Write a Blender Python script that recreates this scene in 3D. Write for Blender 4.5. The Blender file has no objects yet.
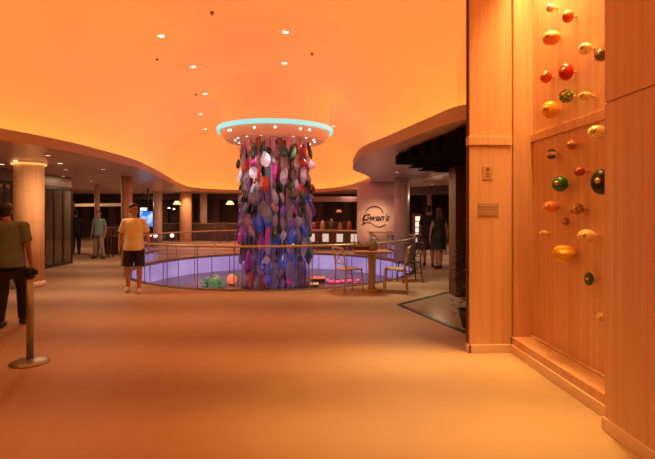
import bpy, bmesh, math, random
from mathutils import Vector, Matrix
random.seed(7)
PI = math.pi
scn = bpy.context.scene
COL = scn.collection
scn.view_settings.view_transform = 'Standard'
scn.view_settings.look = 'None'
scn.view_settings.exposure = 0.0
scn.cycles.use_denoising = True
scn.cycles.max_bounces = 8
scn.cycles.diffuse_bounces = 4
scn.cycles.transparent_max_bounces = 16
scn.cycles.sample_clamp_indirect = 4.0
scn.cycles.caustics_reflective = False
scn.cycles.caustics_refractive = False

# ---------------------------------------------------------------- camera
F = 470.0; CX = 327.5; HY = 212.0; EYE = 1.56
A = math.atan(17.5 / 470.0)
CA, SA = math.cos(A), math.sin(A)
cam_d = bpy.data.cameras.new('camera')
cam = bpy.data.objects.new('camera', cam_d); COL.objects.link(cam)
cam.location = (0, 0, EYE); cam.rotation_euler = (PI / 2, 0, -A)
cam_d.sensor_width = 36; cam_d.lens = F / 655 * 36
cam_d.shift_y = -17.5 / 655
cam_d.clip_end = 200
scn.camera = cam

def W(px, Z):
    xc = (px - CX) / F * Z
    return (xc * CA + Z * SA, -xc * SA + Z * CA)
def G(px, py, z=0.0):
    """ground point (or a point at height z) seen at that place of the picture"""
    Z = F * (EYE - z) / (py - HY)
    x, y = W(px, Z)
    return Vector((x, y, z))

# ---------------------------------------------------------------- materials
def new_mat(name):
    m = bpy.data.materials.new(name); m.use_nodes = True
    nt = m.node_tree; b = nt.nodes['Principled BSDF']
    return m, nt, b
def mat(name, col, rough=.5, metal=0.0, noise=.08, scale=8.0, emit=None, estr=0.0, spec=.5, sampling=True):
    m, nt, b = new_mat(name)
    tc = nt.nodes.new('ShaderNodeTexCoord')
    n = nt.nodes.new('ShaderNodeTexNoise'); n.inputs['Scale'].default_value = scale; n.inputs['Detail'].default_value = 3
    nt.links.new(tc.outputs['Object'], n.inputs['Vector'])
    r = nt.nodes.new('ShaderNodeValToRGB')
    r.color_ramp.elements[0].color = tuple(max(0, c * (1 - noise * 2)) for c in col) + (1,)
    r.color_ramp.elements[1].color = tuple(min(1, c * (1 + noise * 2)) for c in col) + (1,)
    nt.links.new(n.outputs['Fac'], r.inputs['Fac'])
    nt.links.new(r.outputs['Color'], b.inputs['Base Color'])
    b.inputs['Roughness'].default_value = rough
    b.inputs['Metallic'].default_value = metal
    b.inputs['Specular IOR Level'].default_value = spec
    if emit:
        b.inputs['Emission Color'].default_value = tuple(emit) + (1,)
        b.inputs['Emission Strength'].default_value = estr
    if not sampling: m.cycles.emission_sampling = 'NONE'
    return m
def glow(name, col, s, sampling=False):
    m, nt, b = new_mat(name)
    b.inputs['Base Color'].default_value = (.5, .5, .5, 1)
    b.inputs['Emission Color'].default_value = tuple(col) + (1,)
    b.inputs['Emission Strength'].default_value = s
    m.cycles.emission_sampling = 'AUTO' if sampling else 'NONE'
    return m
def wood(name, c1, c2, scale=(14, 14, .5), rough=.45, amount=1.0):
    m, nt, b = new_mat(name)
    tc = nt.nodes.new('ShaderNodeTexCoord')
    mp = nt.nodes.new('ShaderNodeMapping'); mp.inputs['Scale'].default_value = scale
    nt.links.new(tc.outputs['Object'], mp.inputs['Vector'])
    n = nt.nodes.new('ShaderNodeTexNoise'); n.inputs['Scale'].default_value = 1.0; n.inputs['Detail'].default_value = 5
    nt.links.new(mp.outputs['Vector'], n.inputs['Vector'])
    n2 = nt.nodes.new('ShaderNodeTexNoise'); n2.inputs['Scale'].default_value = 4.0; n2.inputs['Detail'].default_value = 3
    nt.links.new(mp.outputs['Vector'], n2.inputs['Vector'])
    mx = nt.nodes.new('ShaderNodeMath'); mx.operation = 'ADD'
    ml = nt.nodes.new('ShaderNodeMath'); ml.operation = 'MULTIPLY'; ml.inputs[1].default_value = .35
    nt.links.new(n2.outputs['Fac'], ml.inputs[0])
    nt.links.new(n.outputs['Fac'], mx.inputs[0]); nt.links.new(ml.outputs[0], mx.inputs[1])
    r = nt.nodes.new('ShaderNodeValToRGB')
    r.color_ramp.elements[0].position = .45; r.color_ramp.elements[1].position = .85
    r.color_ramp.elements[0].color = tuple(c1) + (1,); r.color_ramp.elements[1].color = tuple(c2) + (1,)
    nt.links.new(mx.outputs[0], r.inputs['Fac']); nt.links.new(r.outputs['Color'], b.inputs['Base Color'])
    b.inputs['Roughness'].default_value = rough
    return m
def clear_glass(name, tint=(1, 1, 1), refl=.10, body=None, bodyf=0.0):
    m = bpy.data.materials.new(name); m.use_nodes = True
    nt = m.node_tree; nt.nodes.clear()
    out = nt.nodes.new('ShaderNodeOutputMaterial')
    tr = nt.nodes.new('ShaderNodeBsdfTransparent'); tr.inputs['Color'].default_value = tuple(tint) + (1,)
    gl = nt.nodes.new('ShaderNodeBsdfGlossy'); gl.inputs['Roughness'].default_value = .03; gl.inputs['Color'].default_value = (.7, .7, .7, 1)
    lw = nt.nodes.new('ShaderNodeFresnel'); lw.inputs['IOR'].default_value = 1.18
    ad = nt.nodes.new('ShaderNodeMath'); ad.operation = 'ADD'; ad.inputs[1].default_value = refl - .04
    nt.links.new(lw.outputs[0], ad.inputs[0])
    mx = nt.nodes.new('ShaderNodeMixShader'); nt.links.new(ad.outputs[0], mx.inputs['Fac'])
    nt.links.new(tr.outputs[0], mx.inputs[1]); nt.links.new(gl.outputs[0], mx.inputs[2])
    last = mx
    if body:
        df = nt.nodes.new('ShaderNodeBsdfDiffuse'); df.inputs['Color'].default_value = tuple(body) + (1,)
        m2 = nt.nodes.new('ShaderNodeMixShader'); m2.inputs['Fac'].default_value = bodyf
        nt.links.new(mx.outputs[0], m2.inputs[1]); nt.links.new(df.outputs[0], m2.inputs[2]); last = m2
    nt.links.new(last.outputs[0], out.inputs['Surface'])
    return m

M = {}
M['panel'] = wood('warm wood panelling', (.60, .36, .22), (.74, .47, .30), scale=(16, 16, .35), rough=.42)
M['alcove'] = wood('alcove wood', (.62, .38, .23), (.76, .49, .31), scale=(16, 16, .35), rough=.5)
M['column'] = wood('column wood', (.66, .38, .21), (.82, .52, .30), scale=(22, 22, .3), rough=.75)
M['palecolumn'] = mat('pale column', (.78, .62, .52), .35, noise=.04)
M['darkcolumn'] = wood('dark red wood', (.09, .04, .02), (.14, .06, .03), rough=.8)
M['base'] = mat('baseboard', (.80, .60, .46), .35, noise=.03)
M['soffit'] = mat('soffit lacquer', (.80, .60, .50), .30, noise=.04, scale=2)
M['fascia'] = mat('fascia paint', (.48, .33, .27), .5, noise=.03)
M['black'] = mat('black metal', (.012, .011, .011), .35, noise=.1)
M['darkwall'] = mat('dark shopfront', (.075, .045, .034), .5, noise=.35, scale=.9)
M['header'] = mat('dark header', (.05, .03, .024), .45)
M['steel'] = mat('brushed steel', (.36, .37, .36), .38, metal=.55, noise=.06)
M['brass'] = mat('brass', (.75, .50, .22), .25, metal=.9, noise=.05)
M['rail'] = mat('brass handrail', (.62, .52, .33), .3, metal=.4, noise=.05)
M['belt'] = mat('black webbing', (.012, .012, .013), .7)
M['glass'] = clear_glass('balustrade glass', (.93, .93, .95), .07, (.6, .5, .6), .03)
M['shopglass'] = clear_glass('shopfront glass', (.7, .66, .62), .12, (.42, .34, .24), .22)  # tan body stands in for the lit interior behind the panes
M['jar'] = clear_glass('jar glass', (.82, .85, .85), .2, (.55, .55, .5), .35)
M['skin'] = mat('skin', (.52, .27, .18), .55, noise=.05)
M['shadedskin'] = mat('skin in shade', (.36, .18, .12), .55, noise=.05)  # darker copy of the skin, shade put into its colour
M['hair'] = mat('black hair', (.012, .009, .008), .5, noise=.3, scale=60)
M['brownhair'] = mat('brown hair', (.12, .055, .028), .5, noise=.3, scale=60)
M['shoe'] = mat('pale shoe', (.75, .62, .55), .6)
M['darkshoe'] = mat('dark shoe', (.02, .016, .014), .5)
M['eye'] = mat('eye', (.02, .014, .01), .2)
M['lip'] = mat('lip', (.32, .10, .08), .5)
def S(c): return tuple((x / 255) ** 2.2 for x in c)

# ---------------------------------------------------------------- mesh helpers
def obj(name, bm, material, parent=None, smooth=False, loc=None, rotz=0):
    me = bpy.data.meshes.new(name)
    bmesh.ops.recalc_face_normals(bm, faces=bm.faces)
    bm.to_mesh(me); bm.free()
    if smooth:
        for p in me.polygons: p.use_smooth = True
    o = bpy.data.objects.new(name, me); COL.objects.link(o)
    if material is not None: me.materials.append(material)
    if parent is not None: o.parent = parent
    if loc is not None: o.location = loc
    o.rotation_euler.z = rotz
    return o
def tag(o, label=None, cat=None, group=None, kind=None):
    if label: o['label'] = label
    if cat: o['category'] = cat
    if group: o['group'] = group
    if kind: o['kind'] = kind
    return o
def thing(name, label, cat, loc=(0, 0, 0), rotz=0, group=None):
    o = bpy.data.objects.new(name, None); COL.objects.link(o)
    o.location = loc; o.rotation_euler = (0, 0, rotz); o.empty_display_size = .1
    return tag(o, label, cat, group)
def B(): return bmesh.new()
def box(bm, x0, x1, y0, y1, z0, z1, bev=0.0):
    r = bmesh.ops.create_cube(bm, size=1.0)
    vs = r['verts']
    for v in vs:
        v.co = Vector((x0 if v.co.x < 0 else x1, y0 if v.co.y < 0 else y1, z0 if v.co.z < 0 else z1))
    if bev > 0:
        es = list({e for v in vs for e in v.link_edges})
        bmesh.ops.bevel(bm, geom=es, offset=bev, segments=2, affect='EDGES', profile=.5)
    return bm
def tube(bm, p0, p1, r0, r1=None, seg=12, caps=True):
    p0, p1 = Vector(p0), Vector(p1)
    r1 = r0 if r1 is None else r1
    d = p1 - p0; L = d.length
    if L < 1e-6: return bm
    q = d.to_track_quat('Z', 'Y').to_matrix().to_4x4()
    mt = Matrix.Translation((p0 + p1) / 2) @ q
    bmesh.ops.create_cone(bm, cap_ends=caps, segments=seg, radius1=r0, radius2=r1, depth=L, matrix=mt)
    return bm
def ball(bm, c, r, seg=16, rings=10, rot=None):
    if not hasattr(r, '__len__'): r = (r, r, r)
    mt = Matrix.Translation(Vector(c))
    if rot is not None: mt = mt @ rot
    mt = mt @ Matrix.Diagonal((r[0], r[1], r[2], 1))
    bmesh.ops.create_uvsphere(bm, u_segments=seg, v_segments=rings, radius=1.0, matrix=mt)
    return bm
def capsule(bm, p0, p1, r0, r1=None, seg=12):
    r1 = r0 if r1 is None else r1
    tube(bm, p0, p1, r0, r1, seg); ball(bm, p0, r0, seg, 8); ball(bm, p1, r1, seg, 8); return bm
def lathe(bm, prof, seg=32, c=(0, 0, 0)):
    rings = []
    for r, z in prof:
        if r < 1e-5: rings.append([bm.verts.new((c[0], c[1], c[2] + z))])
        else: rings.append([bm.verts.new((c[0] + r * math.cos(2 * PI * i / seg), c[1] + r * math.sin(2 * PI * i / seg), c[2] + z)) for i in range(seg)])
    for a, b in zip(rings, rings[1:]):
        for i in range(seg):
            j = (i + 1) % seg
            if len(a) == 1 and len(b) == 1: continue
            if len(a) == 1: bm.faces.new((a[0], b[i], b[j]))
            elif len(b) == 1: bm.faces.new((a[i], b[0], a[j]))
            else: bm.faces.new((a[i], b[i], b[j], a[j]))
    return bm
def polytube(bm, pts, r, seg=8, closed=False):
    pts = [Vector(p) for p in pts]; n = len(pts); rings = []
    for i, p in enumerate(pts):
        if closed: d = pts[(i + 1) % n] - pts[i - 1]
        else: d = pts[min(i + 1, n - 1)] - pts[max(i - 1, 0)]
        d.normalize()
        up = Vector((0, 0, 1)) if abs(d.z) < .95 else Vector((1, 0, 0))
        s = d.cross(up).normalized(); u = s.cross(d).normalized()
        rings.append([bm.verts.new(p + s * r * math.cos(2 * PI * k / seg) + u * r * math.sin(2 * PI * k / seg)) for k in range(seg)])
    for i in range(n if closed else n - 1):
        a, b = rings[i], rings[(i + 1) % n]
        for k in range(seg):
            j = (k + 1) % seg; bm.faces.new((a[k], a[j], b[j], b[k]))
    if not closed:
        bm.faces.new(rings[0]); bm.faces.new(list(reversed(rings[-1])))
    return bm
def struct(name, bm, m, smooth=False):
    return tag(obj(name, bm, m, None, smooth), kind='structure')

# ---------------------------------------------------------------- floor with the round opening
OC = Vector(W(275.5, 13.6)); ORX, ORY = 3.9, 4.25
def ell(a, k=0.0, z=0.0): return Vector((OC.x + (ORX + k) * math.cos(a), OC.y + (ORY + k) * math.sin(a), z))
X0, X1, Y0, Y1 = -17.0, 15.0, -6.0, 33.0
NE = 96
def rect_pt(a):
    c, s = math.cos(a), math.sin(a); t = 1e9
    if c > 1e-9: t = min(t, (X1 - OC.x) / c)
    if c < -1e-9: t = min(t, (X0 - OC.x) / c)
    if s > 1e-9: t = min(t, (Y1 - OC.y) / s)
    if s < -1e-9: t = min(t, (Y0 - OC.y) / s)
    return Vector((OC.x + c * t, OC.y + s * t, 0))
angs = sorted([2 * PI * i / NE for i in range(NE)] + [math.atan2(y - OC.y, x - OC.x) % (2 * PI) for x in (X0, X1) for y in (Y0, Y1)])
bm = B()
inn = []; out = []
for a in angs:
    # match the ellipse parameter to the true polar angle
    t = math.atan2(math.sin(a) / ORY, math.cos(a) / ORX)
    inn.append(bm.verts.new(ell(t))); out.append(bm.verts.new(rect_pt(a)))
for i in range(len(angs)):
    j = (i + 1) % len(angs); bm.faces.new((inn[i], out[i], out[j], inn[j]))
m, nt, b = new_mat('sand coloured wave carpet')
tc = nt.nodes.new('ShaderNodeTexCoord')
mp = nt.nodes.new('ShaderNodeMapping'); mp.inputs['Rotation'].default_value = (0, 0, .12); mp.inputs['Scale'].default_value = (.10, .55, 1)
nt.links.new(tc.outputs['Object'], mp.inputs['Vector'])
wv = nt.nodes.new('ShaderNodeTexWave'); wv.wave_type = 'BANDS'; wv.bands_direction = 'Y'; wv.wave_profile = 'SIN'
wv.inputs['Scale'].default_value = .30; wv.inputs['Distortion'].default_value = 5.0; wv.inputs['Detail'].default_value = 1.0; wv.inputs['Detail Scale'].default_value = .8
nt.links.new(mp.outputs['Vector'], wv.inputs['Vector'])
fn = nt.nodes.new('ShaderNodeTexNoise'); fn.inputs['Scale'].default_value = 1.1; fn.inputs['Detail'].default_value = 4
nt.links.new(tc.outputs['Object'], fn.inputs['Vector'])
mm = nt.nodes.new('ShaderNodeMix'); mm.inputs['Factor'].default_value = .45
nt.links.new(wv.outputs['Fac'], mm.inputs['A']); nt.links.new(fn.outputs['Fac'], mm.inputs['B'])
r = nt.nodes.new('ShaderNodeValToRGB')
r.color_ramp.elements[0].position = .15; r.color_ramp.elements[1].position = .8
r.color_ramp.elements[0].color = (.34, .235, .16, 1); r.color_ramp.elements[1].color = (.56, .42, .29, 1)
nt.links.new(mm.outputs['Result'], r.inputs['Fac']); nt.links.new(r.outputs['Color'], b.inputs['Base Color'])
b.inputs['Roughness'].default_value = .55; b.inputs['Specular IOR Level'].default_value = .25
M['floor'] = m
struct('floor', bm, M['floor'])

PIT = -.57
# opening: lit lilac wall, pit floor, metal kerb
m, nt, b = new_mat('lilac lit panels')
tc = nt.nodes.new('ShaderNodeTexCoord')
n = nt.nodes.new('ShaderNodeTexNoise'); n.inputs['Scale'].default_value = .8
nt.links.new(tc.outputs['Object'], n.inputs['Vector'])
r = nt.nodes.new('ShaderNodeValToRGB')
r.color_ramp.elements[0].position = .35; r.color_ramp.elements[1].position = .65
r.color_ramp.elements[0].color = (.27, .19, .52, 1); r.color_ramp.elements[1].color = (.46, .36, .72, 1)
nt.links.new(n.outputs['Fac'], r.inputs['Fac']); nt.links.new(r.outputs['Color'], b.inputs['Emission Color'])
b.inputs['Emission Strength'].default_value = .85; b.inputs['Base Color'].default_value = (.3, .25, .4, 1)
M['lilac'] = m
bm = B(); N = 72
v0 = [bm.verts.new(ell(2 * PI * i / N, 0, -.05)) for i in range(N)]
v1 = [bm.verts.new(ell(2 * PI * i / N, 0, PIT)) for i in range(N)]
for i in range(N): bm.faces.new((v0[i], v0[(i + 1) % N], v1[(i + 1) % N], v1[i]))
struct('wall_opening', bm, M['lilac'], True)
bm = B()
for i in range(36):
    a = 2 * PI * i / 36; p = ell(a, -.01, 0); tube(bm, (p.x, p.y, PIT), (p.x, p.y, -.05), .012, seg=6)
struct('trim_1', bm, mat('panel seams', (.12, .08, .2), .5))
bm = B()
bm.faces.new([bm.verts.new(ell(2 * PI * i / N, .05, PIT)) for i in range(N)])
struct('floor_pit', bm, mat('polished grey pit floor', (.16, .125, .15), .25, noise=.25, scale=1.5))
bm = B()
rings = [[bm.verts.new(ell(2 * PI * i / N, k, z)) for i in range(N)] for k, z in ((-.02, -.05), (-.02, .02), (.10, .02), (.10, 0))]
for a_, b_ in zip(rings, rings[1:]):
    for i in range(N): bm.faces.new((a_[i], a_[(i + 1) % N], b_[(i + 1) % N], b_[i]))
struct('trim_2', bm, mat('kerb metal', (.20, .16, .15), .5, metal=.2), True)

# ---------------------------------------------------------------- outline of the high ceiling, read off the lip where visible
SOF = EYE + 1.04; LIP = EYE + 1.21; CEIL = 5.0
def lipZ(y): return F * 1.21 / (HY - y)
left = [(0, 128), (30, 133.5), (75, 143), (100, 149.5), (133, 159), (150, 166.5), (160, 171.7), (169, 177), (180, 183.3), (197, 187.7), (230, 189.6), (270, 190), (310, 189.3), (340, 186.6), (360, 181.5), (368, 178.2)]
ctrl = [Vector(W(px, lipZ(py))) for px, py in left]
ctrl += [Vector(W(371, 15.0)), Vector(W(366, 13.3)), Vector(W(353.5, 11.6)), Vector(W(355.5, 9.9)), Vector(W(362, 8.75)), Vector(W(394, 7.2)), Vector(W(427, 6.08)), Vector(W(468, 5.27))]
ctrl += [Vector((2.35, 5.42)), Vector((2.8, 5.38)), Vector((3.02, 4.9)), Vector((3.02, 3.2)), Vector((2.6, 1.6)), Vector((1.2, .7)), Vector((-1, .4)), Vector((-3.4, 1.2)), Vector((-4.7, 3)), Vector((-4.85, 4.9))]  # unseen stretch behind the camera, drawn in to darken the near floor
def crom(P, k=6):
    n = len(P); R = []
    for i in range(n):
        p0, p1, p2, p3 = P[i - 1], P[i], P[(i + 1) % n], P[(i + 2) % n]
        # centripetal Catmull-Rom
        t0 = 0; t1 = t0 + (p1 - p0).length ** .5; t2 = t1 + (p2 - p1).length ** .5; t3 = t2 + (p3 - p2).length ** .5
        for j in range(k):
            t = t1 + (t2 - t1) * j / k
            A1 = p0 * ((t1 - t) / (t1 - t0)) + p1 * ((t - t0) / (t1 - t0))
            A2 = p1 * ((t2 - t) / (t2 - t1)) + p2 * ((t - t1) / (t2 - t1))
            A3 = p2 * ((t3 - t) / (t3 - t2)) + p3 * ((t - t2) / (t3 - t2))
            B1 = A1 * ((t2 - t) / (t2 - t0)) + A2 * ((t - t0) / (t2 - t0))
            B2 = A2 * ((t3 - t) / (t3 - t1)) + A3 * ((t - t1) / (t3 - t1))
            R.append(B1 * ((t2 - t) / (t2 - t1)) + B2 * ((t - t1) / (t2 - t1)))
    return R
OUT = crom(ctrl, 6); NO = len(OUT)
def normals(P):
    R = []
    for i in range(len(P)):
        d = P[(i + 1) % len(P)] - P[i - 1]; d.normalize()
        R.append(Vector((-d.y, d.x)))      # points outwards for this winding, checked below
    return R
area = sum(OUT[i - 1].x * OUT[i].y - OUT[i].x * OUT[i - 1].y for i in range(NO))
NRM = normals(OUT)
if area > 0: NRM = [-v for v in NRM]
OFF = [OUT[i] + NRM[i] * .42 for i in range(NO)]

# soffit (lower ceiling) around the opening
bm = B()
iv = [bm.verts.new((p.x, p.y, SOF)) for p in OUT]
ov = [bm.verts.new((x, y, SOF)) for x, y in ((X0, Y0), (X1, Y0), (X1, Y1), (X0, Y1))]
es = [bm.edges.new((iv[i], iv[(i + 1) % NO])) for i in range(NO)] + [bm.edges.new((ov[i], ov[(i + 1) % 4])) for i in range(4)]
bmesh.ops.triangle_fill(bm, use_beauty=True, use_dissolve=False, edges=es)
struct('ceiling_lower', bm, M['soffit'])
# lip: fascia, top and inner side
bm = B()
def ringv(P, z): return [bm.verts.new((p.x, p.y, z)) for p in P]
th = [OUT[i] + NRM[i] * .05 for i in range(NO)]
rr = [ringv(OUT, SOF), ringv(OUT, LIP), ringv(th, LIP), ringv(th, SOF + .01)]
for a_, b_ in zip(rr, rr[1:]):
    for i in range(NO): bm.faces.new((a_[i], a_[(i + 1) % NO], b_[(i + 1) % NO], b_[i]))
struct('trim_3', bm, M['fascia'], False)
# high ceiling
prof = [(-.42, SOF + .01), (-.42, SOF + .45)]
for k in range(1, 11):
    t = k / 10 * PI / 2
    prof.append((-.42 + 2.3 * (1 - math.cos(t)), SOF + .45 + (CEIL - SOF - .45) * math.sin(t)))
spine = []
for p in OUT:
    sy = min(max(p.y, 4.0), 21.0); spine.append(Vector((-1.5 if p.y > 8 else -1.3, sy)))
bm = B(); rr = []
for d, z in prof:
    ring = []
    for i in range(NO):
        if d < 0: q = OUT[i] + NRM[i] * (-d)
        else:
            v = spine[i] - OUT[i]; L = v.length; q = OUT[i] + v * min(d / L, .9)
            w = max(0, min(1, d / 1.0)); q = (OUT[i] - NRM[i] * d) * (1 - w) + q * w
        ring.append(bm.verts.new((q.x, q.y, z)))
    rr.append(ring)
last = rr[-1]; ring = []
for i in range(NO):
    q = Vector((last[i].co.x, last[i].co.y)) * .2 + spine[i] * .8
    ring.append(bm.verts.new((q.x, q.y, CEIL)))
rr.append(ring)
for a_, b_ in zip(rr, rr[1:]):
    for i in range(NO): bm.faces.new((a_[i], a_[(i + 1) % NO], b_[(i + 1) % NO], b_[i]))
bm.faces.new(rr[-1])
m, nt, b = new_mat('orange ceiling with fill glow')
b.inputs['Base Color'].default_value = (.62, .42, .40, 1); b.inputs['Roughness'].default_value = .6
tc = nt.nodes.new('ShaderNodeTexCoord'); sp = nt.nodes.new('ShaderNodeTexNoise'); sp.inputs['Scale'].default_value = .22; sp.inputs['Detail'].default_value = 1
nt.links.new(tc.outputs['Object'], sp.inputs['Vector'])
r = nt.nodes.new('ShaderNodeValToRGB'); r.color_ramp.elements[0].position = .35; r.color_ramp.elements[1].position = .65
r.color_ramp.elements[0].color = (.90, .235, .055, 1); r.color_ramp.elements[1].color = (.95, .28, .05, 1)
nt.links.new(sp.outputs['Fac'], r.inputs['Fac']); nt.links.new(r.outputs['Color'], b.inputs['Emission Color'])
b.inputs['Emission Strength'].default_value = .70  # emission added over the whole ceiling as orange fill light
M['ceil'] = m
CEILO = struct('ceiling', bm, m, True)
from mathutils.bvhtree import BVHTree
CBVH = BVHTree.FromPolygons([v.co for v in CEILO.data.vertices], [tuple(p.vertices) for p in CEILO.data.polygons])
def ceil_hit(px, py):
    x, y = W(px, 10.0); d = Vector((x, y, (HY - py) / F * 10.0)).normalized()
    h = CBVH.ray_cast(Vector((0, 0, EYE)), d)
    return h[0] if h[0] is not None else Vector((0, 0, EYE)) + d * 10
# LED strip lying in the cove
bm = B(); a_ = []; b_ = []
for i in range(NO):
    p = OUT[i] + NRM[i] * .12; q = OUT[i] + NRM[i] * .17
    a_.append(bm.verts.new((p.x, p.y, SOF + .06))); b_.append(bm.verts.new((q.x, q.y, SOF + .06)))
for i in range(NO):
    if OUT[i].x > 1.85 and OUT[i].y < 5.6: continue
    bm.faces.new((a_[i], a_[(i + 1) % NO], b_[(i + 1) % NO], b_[i]))
struct('trim_4', bm, glow('amber LED strip', (1, .42, .03), 16, True))

# ---------------------------------------------------------------- right wall with its alcove
XB, XP, XW = 2.48, 2.11, 2.24           # alcove back, near pier, alcove front
YF = 5.14; YN = 3.29; PL = 1.765         # pillar face, pier edge, pillar left
TOP = 5.7
bm = B(); box(bm, XP, 3.5, Y0, YN, 0, 2.325); box(bm, XP + .012, 3.5, Y0, YN - .01, 2.325, 2.345); box(bm, XP, 3.5, Y0, YN, 2.345, TOP)
struct('wall_right', bm, M['panel'])
bm = B(); box(bm, XW, 3.5, YN, YF + .3, 0, .17); box(bm, XB, 3.5, YN, YF + .3, .17, 4.4); box(bm, XW, 3.5, YN, YF + .3, 4.4, TOP)
struct('wall_alcove', bm, M['alcove'])
bm = B()
box(bm, PL, XW - .012, YF, 5.22, 0, 2.30); box(bm, PL - .014, XW + .0, YF - .018, 5.225, 2.30, 2.40, .004); box(bm, PL, XW - .012, YF, 5.22, 2.40, TOP)
box(bm, 2.06, XW + .02, 5.22, 5.75, 0, TOP)
box(bm, XW - .012, XW + .02, YF + .03, 5.75, 0, TOP)
box(bm, XW + .02, 3.1, YF, 5.75, .171, 4.399)
struct('wall_pillar', bm, M['panel'])
bm = B(); box(bm, XB - .03, XB + .01, YN + .001, YF - .001, 2.335, 2.42, .004); box(bm, XB - .03, XB, YN + .001, YF - .001, .171, .19, .003)
struct('trim_5', bm, M['alcove'])
bm = B()
box(bm, XP - .016, XP + .01, Y0, YN + .0, 0, .092, .004)
struct('baseboard_pier', bm, M['base'])
bm = B(); box(bm, XW - .016, XW + .01, YN - .0, YF - .016, 0, .092, .004)
box(bm, XP - .016, XW, YN - .001, YN + .015, 0, .092, .004)
struct('baseboard_alcove', bm, M['base'])
bm = B(); box(bm, PL - .016, XW - .012, YF - .018, YF + .01, 0, .092, .004); box(bm, PL - .018, PL + .01, YF - .018, 5.225, 0, .092, .004)
struct('baseboard_pillar', bm, M['base'])
bm = B(); box(bm, PL - .012, PL - .001, YF + .03, 5.22, 0.1, TOP)
struct('trim_6', bm, M['darkcolumn'])

# plaques on the pillar
def on_face(px, py): 
    x, y = W(px, YF); return x, EYE + (HY - py) / F * YF
xa, za = on_face(485, 179); xb, zb = on_face(495, 165)
t = thing('notice_plate', 'small faint square notice plate with a red dot, upper plate on the wooden pillar', 'sign', ((xa + xb) / 2, YF, (za + zb) / 2))
hw, hh = (xb - xa) / 2, (zb - za) / 2
obj('plate', box(B(), -hw, hw, -.008, 0, -hh, hh, .002), mat('faint plate', (.55, .36, .24), .4), t)
obj('emblem', tube(B(), (.0, -.008, .035), (.0, -.011, .035), .019, seg=20), mat('dull red', (.30, .06, .03), .5), t)
e = B()
for k, wd in enumerate((.03, .022, .03)): box(e, -wd, wd, -.0105, -.008, -.012 - k * .018, -.004 - k * .018)
obj('marking', e, mat('grey print', (.34, .22, .15), .5), t)
xa, za = on_face(480, 216); xb, zb = on_face(501.5, 203); hw, hh = (xb - xa) / 2, (zb - za) / 2
t = thing('notice_plate', 'wide faint rectangular notice plate low on the wooden pillar', 'sign', ((xa + xb) / 2, YF, (za + zb) / 2))
obj('plate', box(B(), -hw, hw, -.008, 0, -hh, hh, .002), mat('grey plate', (.42, .29, .19), .4), t)
e = B()
for k in range(4): box(e, -hw + .02, hw - .02 - .03 * (k % 2), -.0105, -.008, hh - .035 - k * .03, hh - .024 - k * .03)
obj('marking', e, mat('pale print', (.55, .38, .26), .5), t)

# ---------------------------------------------------------------- decorative fruit globes in the alcove
def globe(px, py, rx, ry, col, label, style=None, col2=None, back=.11, rough=.3):
    u = (px - CX) / F; back = min(.12, rx / F * 4.2 + .025); xw = XB - back
    Z = xw / (u * CA + SA); y = -u * Z * SA + Z * CA
    z = EYE + (HY - py) / F * Z
    r = rx / F * Z * .95; rz = ry / F * Z * .95
    t = thing('wall_globe', label, 'wall ornament', (xw, y, z), 0, 'ornamental globes pegged to the alcove wall')
    mt = mat('glaze', col, rough, noise=.12, scale=14)
    mt2 = mat('glaze detail', col2 or (.8, .6, .3), .3)
    b_ = B(); ball(b_, (0, 0, 0), (r, r, rz), 28, 18)
    if style == 'pumpkin' or style == 'flower':
        for v in b_.verts:
            a = math.atan2(v.co.z, v.co.y); v.co *= 1 + (.07 if style == 'pumpkin' else .28) * abs(math.cos(a * (4 if style == 'pumpkin' else 3)))
    obj('body', b_, mt, t, True)
    # peg to the wall and brass finial facing the room
    obj('peg', tube(B(), (r * .8, 0, 0), (XB - xw + .005, 0, 0), .009, seg=10), M['alcove'], t, True)
    f = B(); d = Vector((-.80, -.60, .1)).normalized()
    tube(f, d * r * .93, d * (r * 1.03 + .004), r * .30 + .003, r * .22 + .002, 14); ball(f, d * (r * 1.03 + .006), r * .16 + .003, 12, 8)
    obj('finial', f, M['brass'], t, True)
    if style == 'band':
        g = B(); lathe(g, [(r * 1.012 * math.cos(k * .12), rz * 1.012 * math.sin(k * .12)) for k in range(-3, 4)], 28); obj('band', g, mt2, t, True)
    if style == 'cap':
        g = B(); lathe(g, [(r * 1.02 * math.cos(k), rz * 1.02 * math.sin(k)) for k in [.55 + .102 * j for j in range(11)]], 28); obj('cap', g, mt2, t, True)
    if style == 'spike':
        g = B()
        for k in range(46):
            zz = 1 - 2 * (k + .5) / 46; q = math.sqrt(1 - zz * zz); a = k * 2.39996
            n_ = Vector((q * math.cos(a), q * math.sin(a), zz)); tube(g, n_ * r * .95, n_ * r * 1.25, r * .09, .001, 6)
        obj('spike', g, mt2, t); t.children[-1]['kind'] = 'stuff'
    if style == 'check' or style == 'dots':
        g = B()
        for k in range(30):
            zz = 1 - 2 * (k + .5) / 30; q = math.sqrt(1 - zz * zz); a = k * 2.39996
            n_ = Vector((q * math.cos(a), q * math.sin(a), zz))
            ball(g, (n_.x * r * .96, n_.y * r * .96, n_.z * rz * .96), r * (.16 if style == 'check' else .11), 8, 6)
        o_ = obj('speckles', g, mt2, t, True)
    if style == 'leaf':
        for k in range(3):
            g = B(); a = -1.2 + k * 1.2
            vs = [g.verts.new((-.2 * r, r * .15 * s + math.sin(a) * r * l, rz * (.85 + .5 * l * math.cos(a)))) for s, l in ((0, .0), (1, .5), (0, 1.0), (-1, .5))]
            g.faces.new(vs); obj('leaf', g, mt2, t)
    return t
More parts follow.
